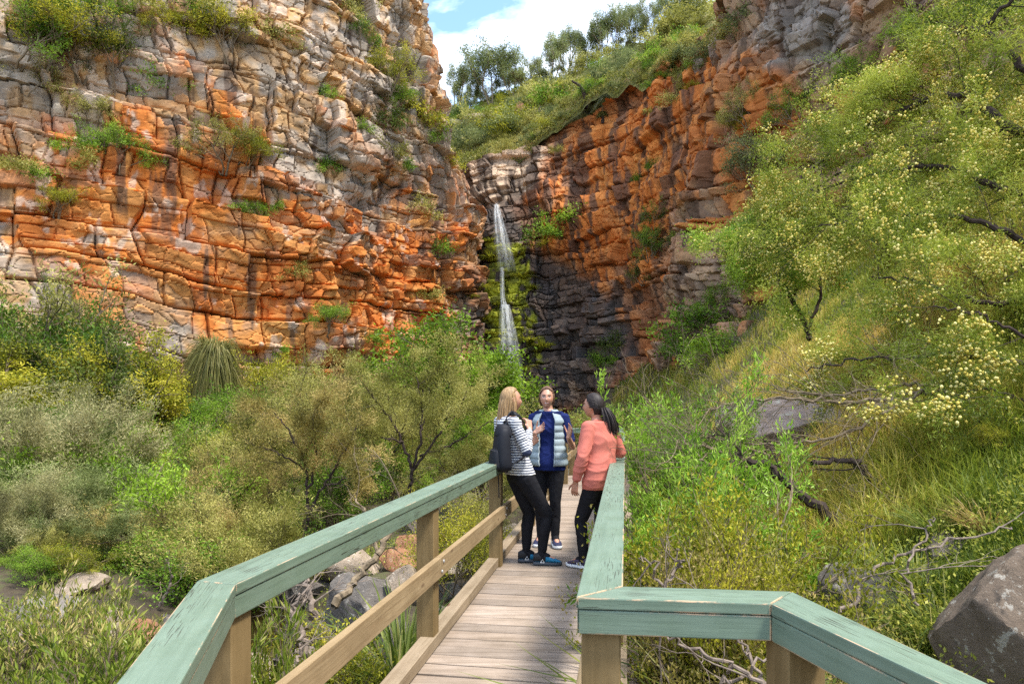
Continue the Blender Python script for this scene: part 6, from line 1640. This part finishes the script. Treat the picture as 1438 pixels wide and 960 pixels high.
for i, (px, py, Y, w_, h_, m, lab) in enumerate([
    (602, 765, 10.0, 96, 54, 'red', 'rusty red boulder behind the first post'), (652, 752, 9.6, 50, 30, 'tan', 'small tan rock right of the rusty red boulder'),
    (508, 850, 6.9, 120, 90, 'darkr', 'large dark grey boulder left of the first post'), (572, 820, 7.6, 74, 66, 'tan', 'pale boulder left against the first post'),
    (559, 905, 5.3, 46, 66, 'grey', 'upright grey slab by the kerb'), (655, 792, 8.0, 76, 46, 'tan', 'flat tan rock right of the first post'),
    (640, 830, 6.9, 70, 44, 'grey', 'grey rock low beside the kerb right of the first post'), (480, 785, 9.0, 110, 60, 'tan', 'pale boulder at the edge of the thicket above the dark one'),
    (420, 830, 8.0, 90, 60, 'darkr', 'dark boulder half under the mint rail'), (350, 940, 5.4, 150, 60, 'tan', 'flat pale slab at the creek edge'),
    (435, 930, 4.9, 80, 40, 'pink', 'pinkish slab under the middle rail'), (505, 945, 4.5, 90, 36, 'grey', 'low grey rock at the bottom edge by the kerb'),
    (620, 925, 5.0, 50, 30, 'tan', 'small tan rock against the kerb at the bottom'), (470, 880, 6.2, 60, 44, 'tan', 'pale rock between the root tangle and the dark boulder'), (535, 880, 6.2, 44, 30, 'grey', 'grey rock left of the upright slab'), (590, 735, 11, 60, 34, 'pink', 'pinkish rock behind the rusty red boulder'),
    (60, 860, 7.6, 90, 44, 'grey', 'low grey rock at the water edge at left'), (110, 822, 9.6, 80, 30, 'tan', 'pale rock across the creek at left'), (240, 870, 7.6, 60, 26, 'darkr', 'dark flat rock in the creek beside the near rail'),
    (440, 775, 9.6, 60, 40, 'darkr', 'dark rock in the shade below the brown feathery shrubs'), (690, 790, 7.6, 40, 26, 'pink', 'small rock by the kerb near the second post'),
    (163, 866, 8.4, 56, 34, 'tan', 'ochre rock in the creek left of the near rail'), (197, 885, 8.0, 50, 32, 'red', 'purplish rock in the creek beside the ochre one'),
    (155, 895, 7.6, 44, 18, 'tan', 'small flat rock in the creek below the ochre one'), (18, 900, 6.5, 84, 62, 'pink', 'pinkish grey boulder at the lower left edge'),
    (245, 830, 9.4, 40, 22, 'tan', 'small pale rock on the bank beside the rail corner'), (380, 850, 8.4, 34, 20, 'tan', 'small pale rock at the water under the rail'),
    (720, 745, 9.0, 44, 26, 'tan', 'pale rock behind the second post'), (560, 790, 9.4, 60, 40, 'red', 'reddish rock left of the rusty boulder'),
    (610, 870, 6.0, 50, 36, 'pink', 'pinkish rock right behind the foot of the first post'),
    (1130, 600, 9.2, 250, 120, 'pink', 'broad pinkish slab behind the bare branches'), (1262, 575, 9.6, 90, 40, 'pink', 'pale slab edge right of the broad pinkish one'),
    (1212, 850, 4.6, 150, 118, 'darkr', 'dark lichen spotted rock above the near rail'), (1440, 890, 3.5, 230, 290, 'shade', 'big brown boulder at the lower right corner'),
    (935, 935, 3.9, 140, 110, 'grey', 'grey boulder under the cross rail'), (1330, 765, 5.2, 60, 36, 'tan', 'pale rock in the grass left above the big boulder'),
    (1220, 690, 7.2, 60, 40, 'pink', 'small pink rock by the dark fallen branch'), (1160, 780, 5.4, 50, 30, 'brown', 'brown rock in grass above the lichen rock'),
    (285, 610, 27, 22, 34, 'tan', 'pale rock below the hanging grass tree'), (385, 605, 27, 14, 20, 'tan', 'white rock between feathery shrubs at the cliff foot'),
    ]):
    if Y < 20:                                    # rest it where the sight line of its foot meets the ground
        ys = np.linspace(2.6, 22, 400); zr_ = EYE - (py + .3 * h_ - HZ) * ys / FPX; zg = ground_z((px - CX) * ys / FPX, ys); k_ = np.nonzero(zg >= zr_)[0]
        if len(k_): Y = float(np.clip(ys[k_[0]], Y * .6, Y * 1.35))
    p = at(px, py, Y); sx = w_ * Y / FPX / 2; sz = h_ * Y / FPX / 2
    o = bpy.data.objects.new('boulder', BM_[i % 6]); COL.objects.link(o)
    rng = np.random.default_rng(i + 40)
    zb = min(gz(p[0], p[1]) - .12, p[2] - sz * .7)
    top = p[2] + sz; zb = max(zb, top - 2.5 * sz); cz = (top + zb) / 2; sz2 = (top - zb) / 2
    o.location = (p[0], p[1], cz); o.scale = (sx, max(sx * .8, sz), sz2); o.rotation_euler = (rng.uniform(-.12, .12), rng.uniform(-.12, .12), rng.uniform(-.35, .35))
    o.material_slots[0].link = 'OBJECT'; o.material_slots[0].material = BO[m]
    tag(o, lab, 'boulder', 'boulders along the creek and banks')

for i, (px, py, w_, h_, m, lab) in enumerate([(668, 172, 44, 20, 'brown', 'brown outcrop block on the slope above the falls'), (700, 168, 40, 22, 'brown', 'larger brown outcrop on the slope right of the first'), (735, 160, 36, 24, 'red', 'reddish outcrop on the slope under the dark domes'),
    (640, 178, 30, 14, 'grey', 'grey outcrop at the left end of the slope'), (760, 158, 30, 16, 'brown', 'small brown outcrop at the middle of the slope'), (1005, 70, 36, 30, 'pink', 'pale outcrop high on the slope near the right wall'), (980, 95, 26, 20, 'pink', 'smaller pale outcrop below the high one'), (578, 160, 24, 38, 'grey', 'lone grey block perched on the skyline shoulder of the left cliff')]):
    b = hit(px, py)
    if not b: continue
    p = b[0]; o = bpy.data.objects.new('outcrop_rock', BM_[(i * 5 + 1) % 6]); COL.objects.link(o); k_ = p.y / FPX / 2
    o.location = p; o.scale = (w_ * k_, w_ * k_ * .8, h_ * k_ * 1.3); o.rotation_euler = (.1, -.1, i); o.material_slots[0].link = 'OBJECT'; o.material_slots[0].material = BO[m]
    tag(o, lab, 'rock', 'outcrops on the slope above the falls')

# ------------------------------------------------------------------ waterfall
def mat_fall():
    m, nt, b = new_mat('falling_water'); out = nt.nodes['Material Output']
    a = N(nt, 'ShaderNodeAttribute', attribute_name='v')
    s = noise(nt, mapping(nt, (12, 12, .2)), 1.0, 5, .6)
    r = ramp(nt, [(.30, .06), (.68, .95)]); nt.links.new(s, r.inputs[0])
    mu = N(nt, 'ShaderNodeMath', operation='MULTIPLY'); nt.links.new(r.outputs[0], mu.inputs[0]); nt.links.new(a.outputs['Fac'], mu.inputs[1])
    t = N(nt, 'ShaderNodeBsdfTransparent'); d = N(nt, 'ShaderNodeBsdfDiffuse'); d.inputs[0].default_value = (.82, .85, .86, 1)
    tl = N(nt, 'ShaderNodeBsdfTranslucent'); tl.inputs[0].default_value = (.82, .85, .86, 1)
    m1 = N(nt, 'ShaderNodeMixShader'); m1.inputs[0].default_value = .5; nt.links.new(d.outputs[0], m1.inputs[1]); nt.links.new(tl.outputs[0], m1.inputs[2])
    m2 = N(nt, 'ShaderNodeMixShader'); nt.links.new(mu.outputs[0], m2.inputs[0]); nt.links.new(t.outputs[0], m2.inputs[1]); nt.links.new(m1.outputs[0], m2.inputs[2])
    nt.links.new(m2.outputs[0], out.inputs[0]); return m
FALL = mat_fall()
WF = empty('waterfall', tuple(at(712, 560, 55))); tag(WF, 'thin white waterfall dropping down dark mossy rocks in the gorge', 'waterfall')
def sheet(name, path, dens, parent):
    """falling sheet: rows (px centre, py, half width px, distance), bowed towards the viewer"""
    P = []; A = []; k = np.linspace(-1, 1, 15); rows = cat3(np.array(path, float), 60)
    for i, (cx, cy, hw, Y) in enumerate(rows):
        for q in k:
            e = at(cx + hw * q, cy, Y); e[1] -= .35 * (1 - q * q) + .1 * math.sin(q * 9 + i * .05); P.append(e)
            A.append(np.interp(i / 59, np.linspace(0, 1, len(dens)), dens) * (1 - q * q) ** .8)
    i = np.arange(59)[:, None] * 15 + np.arange(14)[None]
    me = mesh_data(name, np.array(P), np.stack([i, i + 1, i + 16, i + 15], -1).reshape(-1, 4), True); set_val(me, A)
    o = link(name, me, FALL, parent); o.matrix_parent_inverse = Matrix.Translation(-parent.location)
sheet('upper_fall', [(697, 288, 4, 57.2), (699, 305, 7, 56.6), (704, 335, 11, 56.2), (709, 360, 13, 56), (712, 382, 15, 55.9)], [1.3, 1.4, 1.15, .8, .45, .0], WF)
sheet('thin_stream', [(705, 376, 3, 56), (705, 395, 3.5, 55.8), (706, 420, 4, 55.6), (710, 434, 7, 55.4)], [.8, 1.1, 1.2, 1.2], WF)
sheet('lower_fall', [(709, 428, 7, 55.3), (711, 450, 11, 55), (714, 480, 15, 54.6), (717, 520, 19, 54.4), (718, 570, 22, 54.2)], [1.5, 1.25, .95, .75, .55, .35], WF)
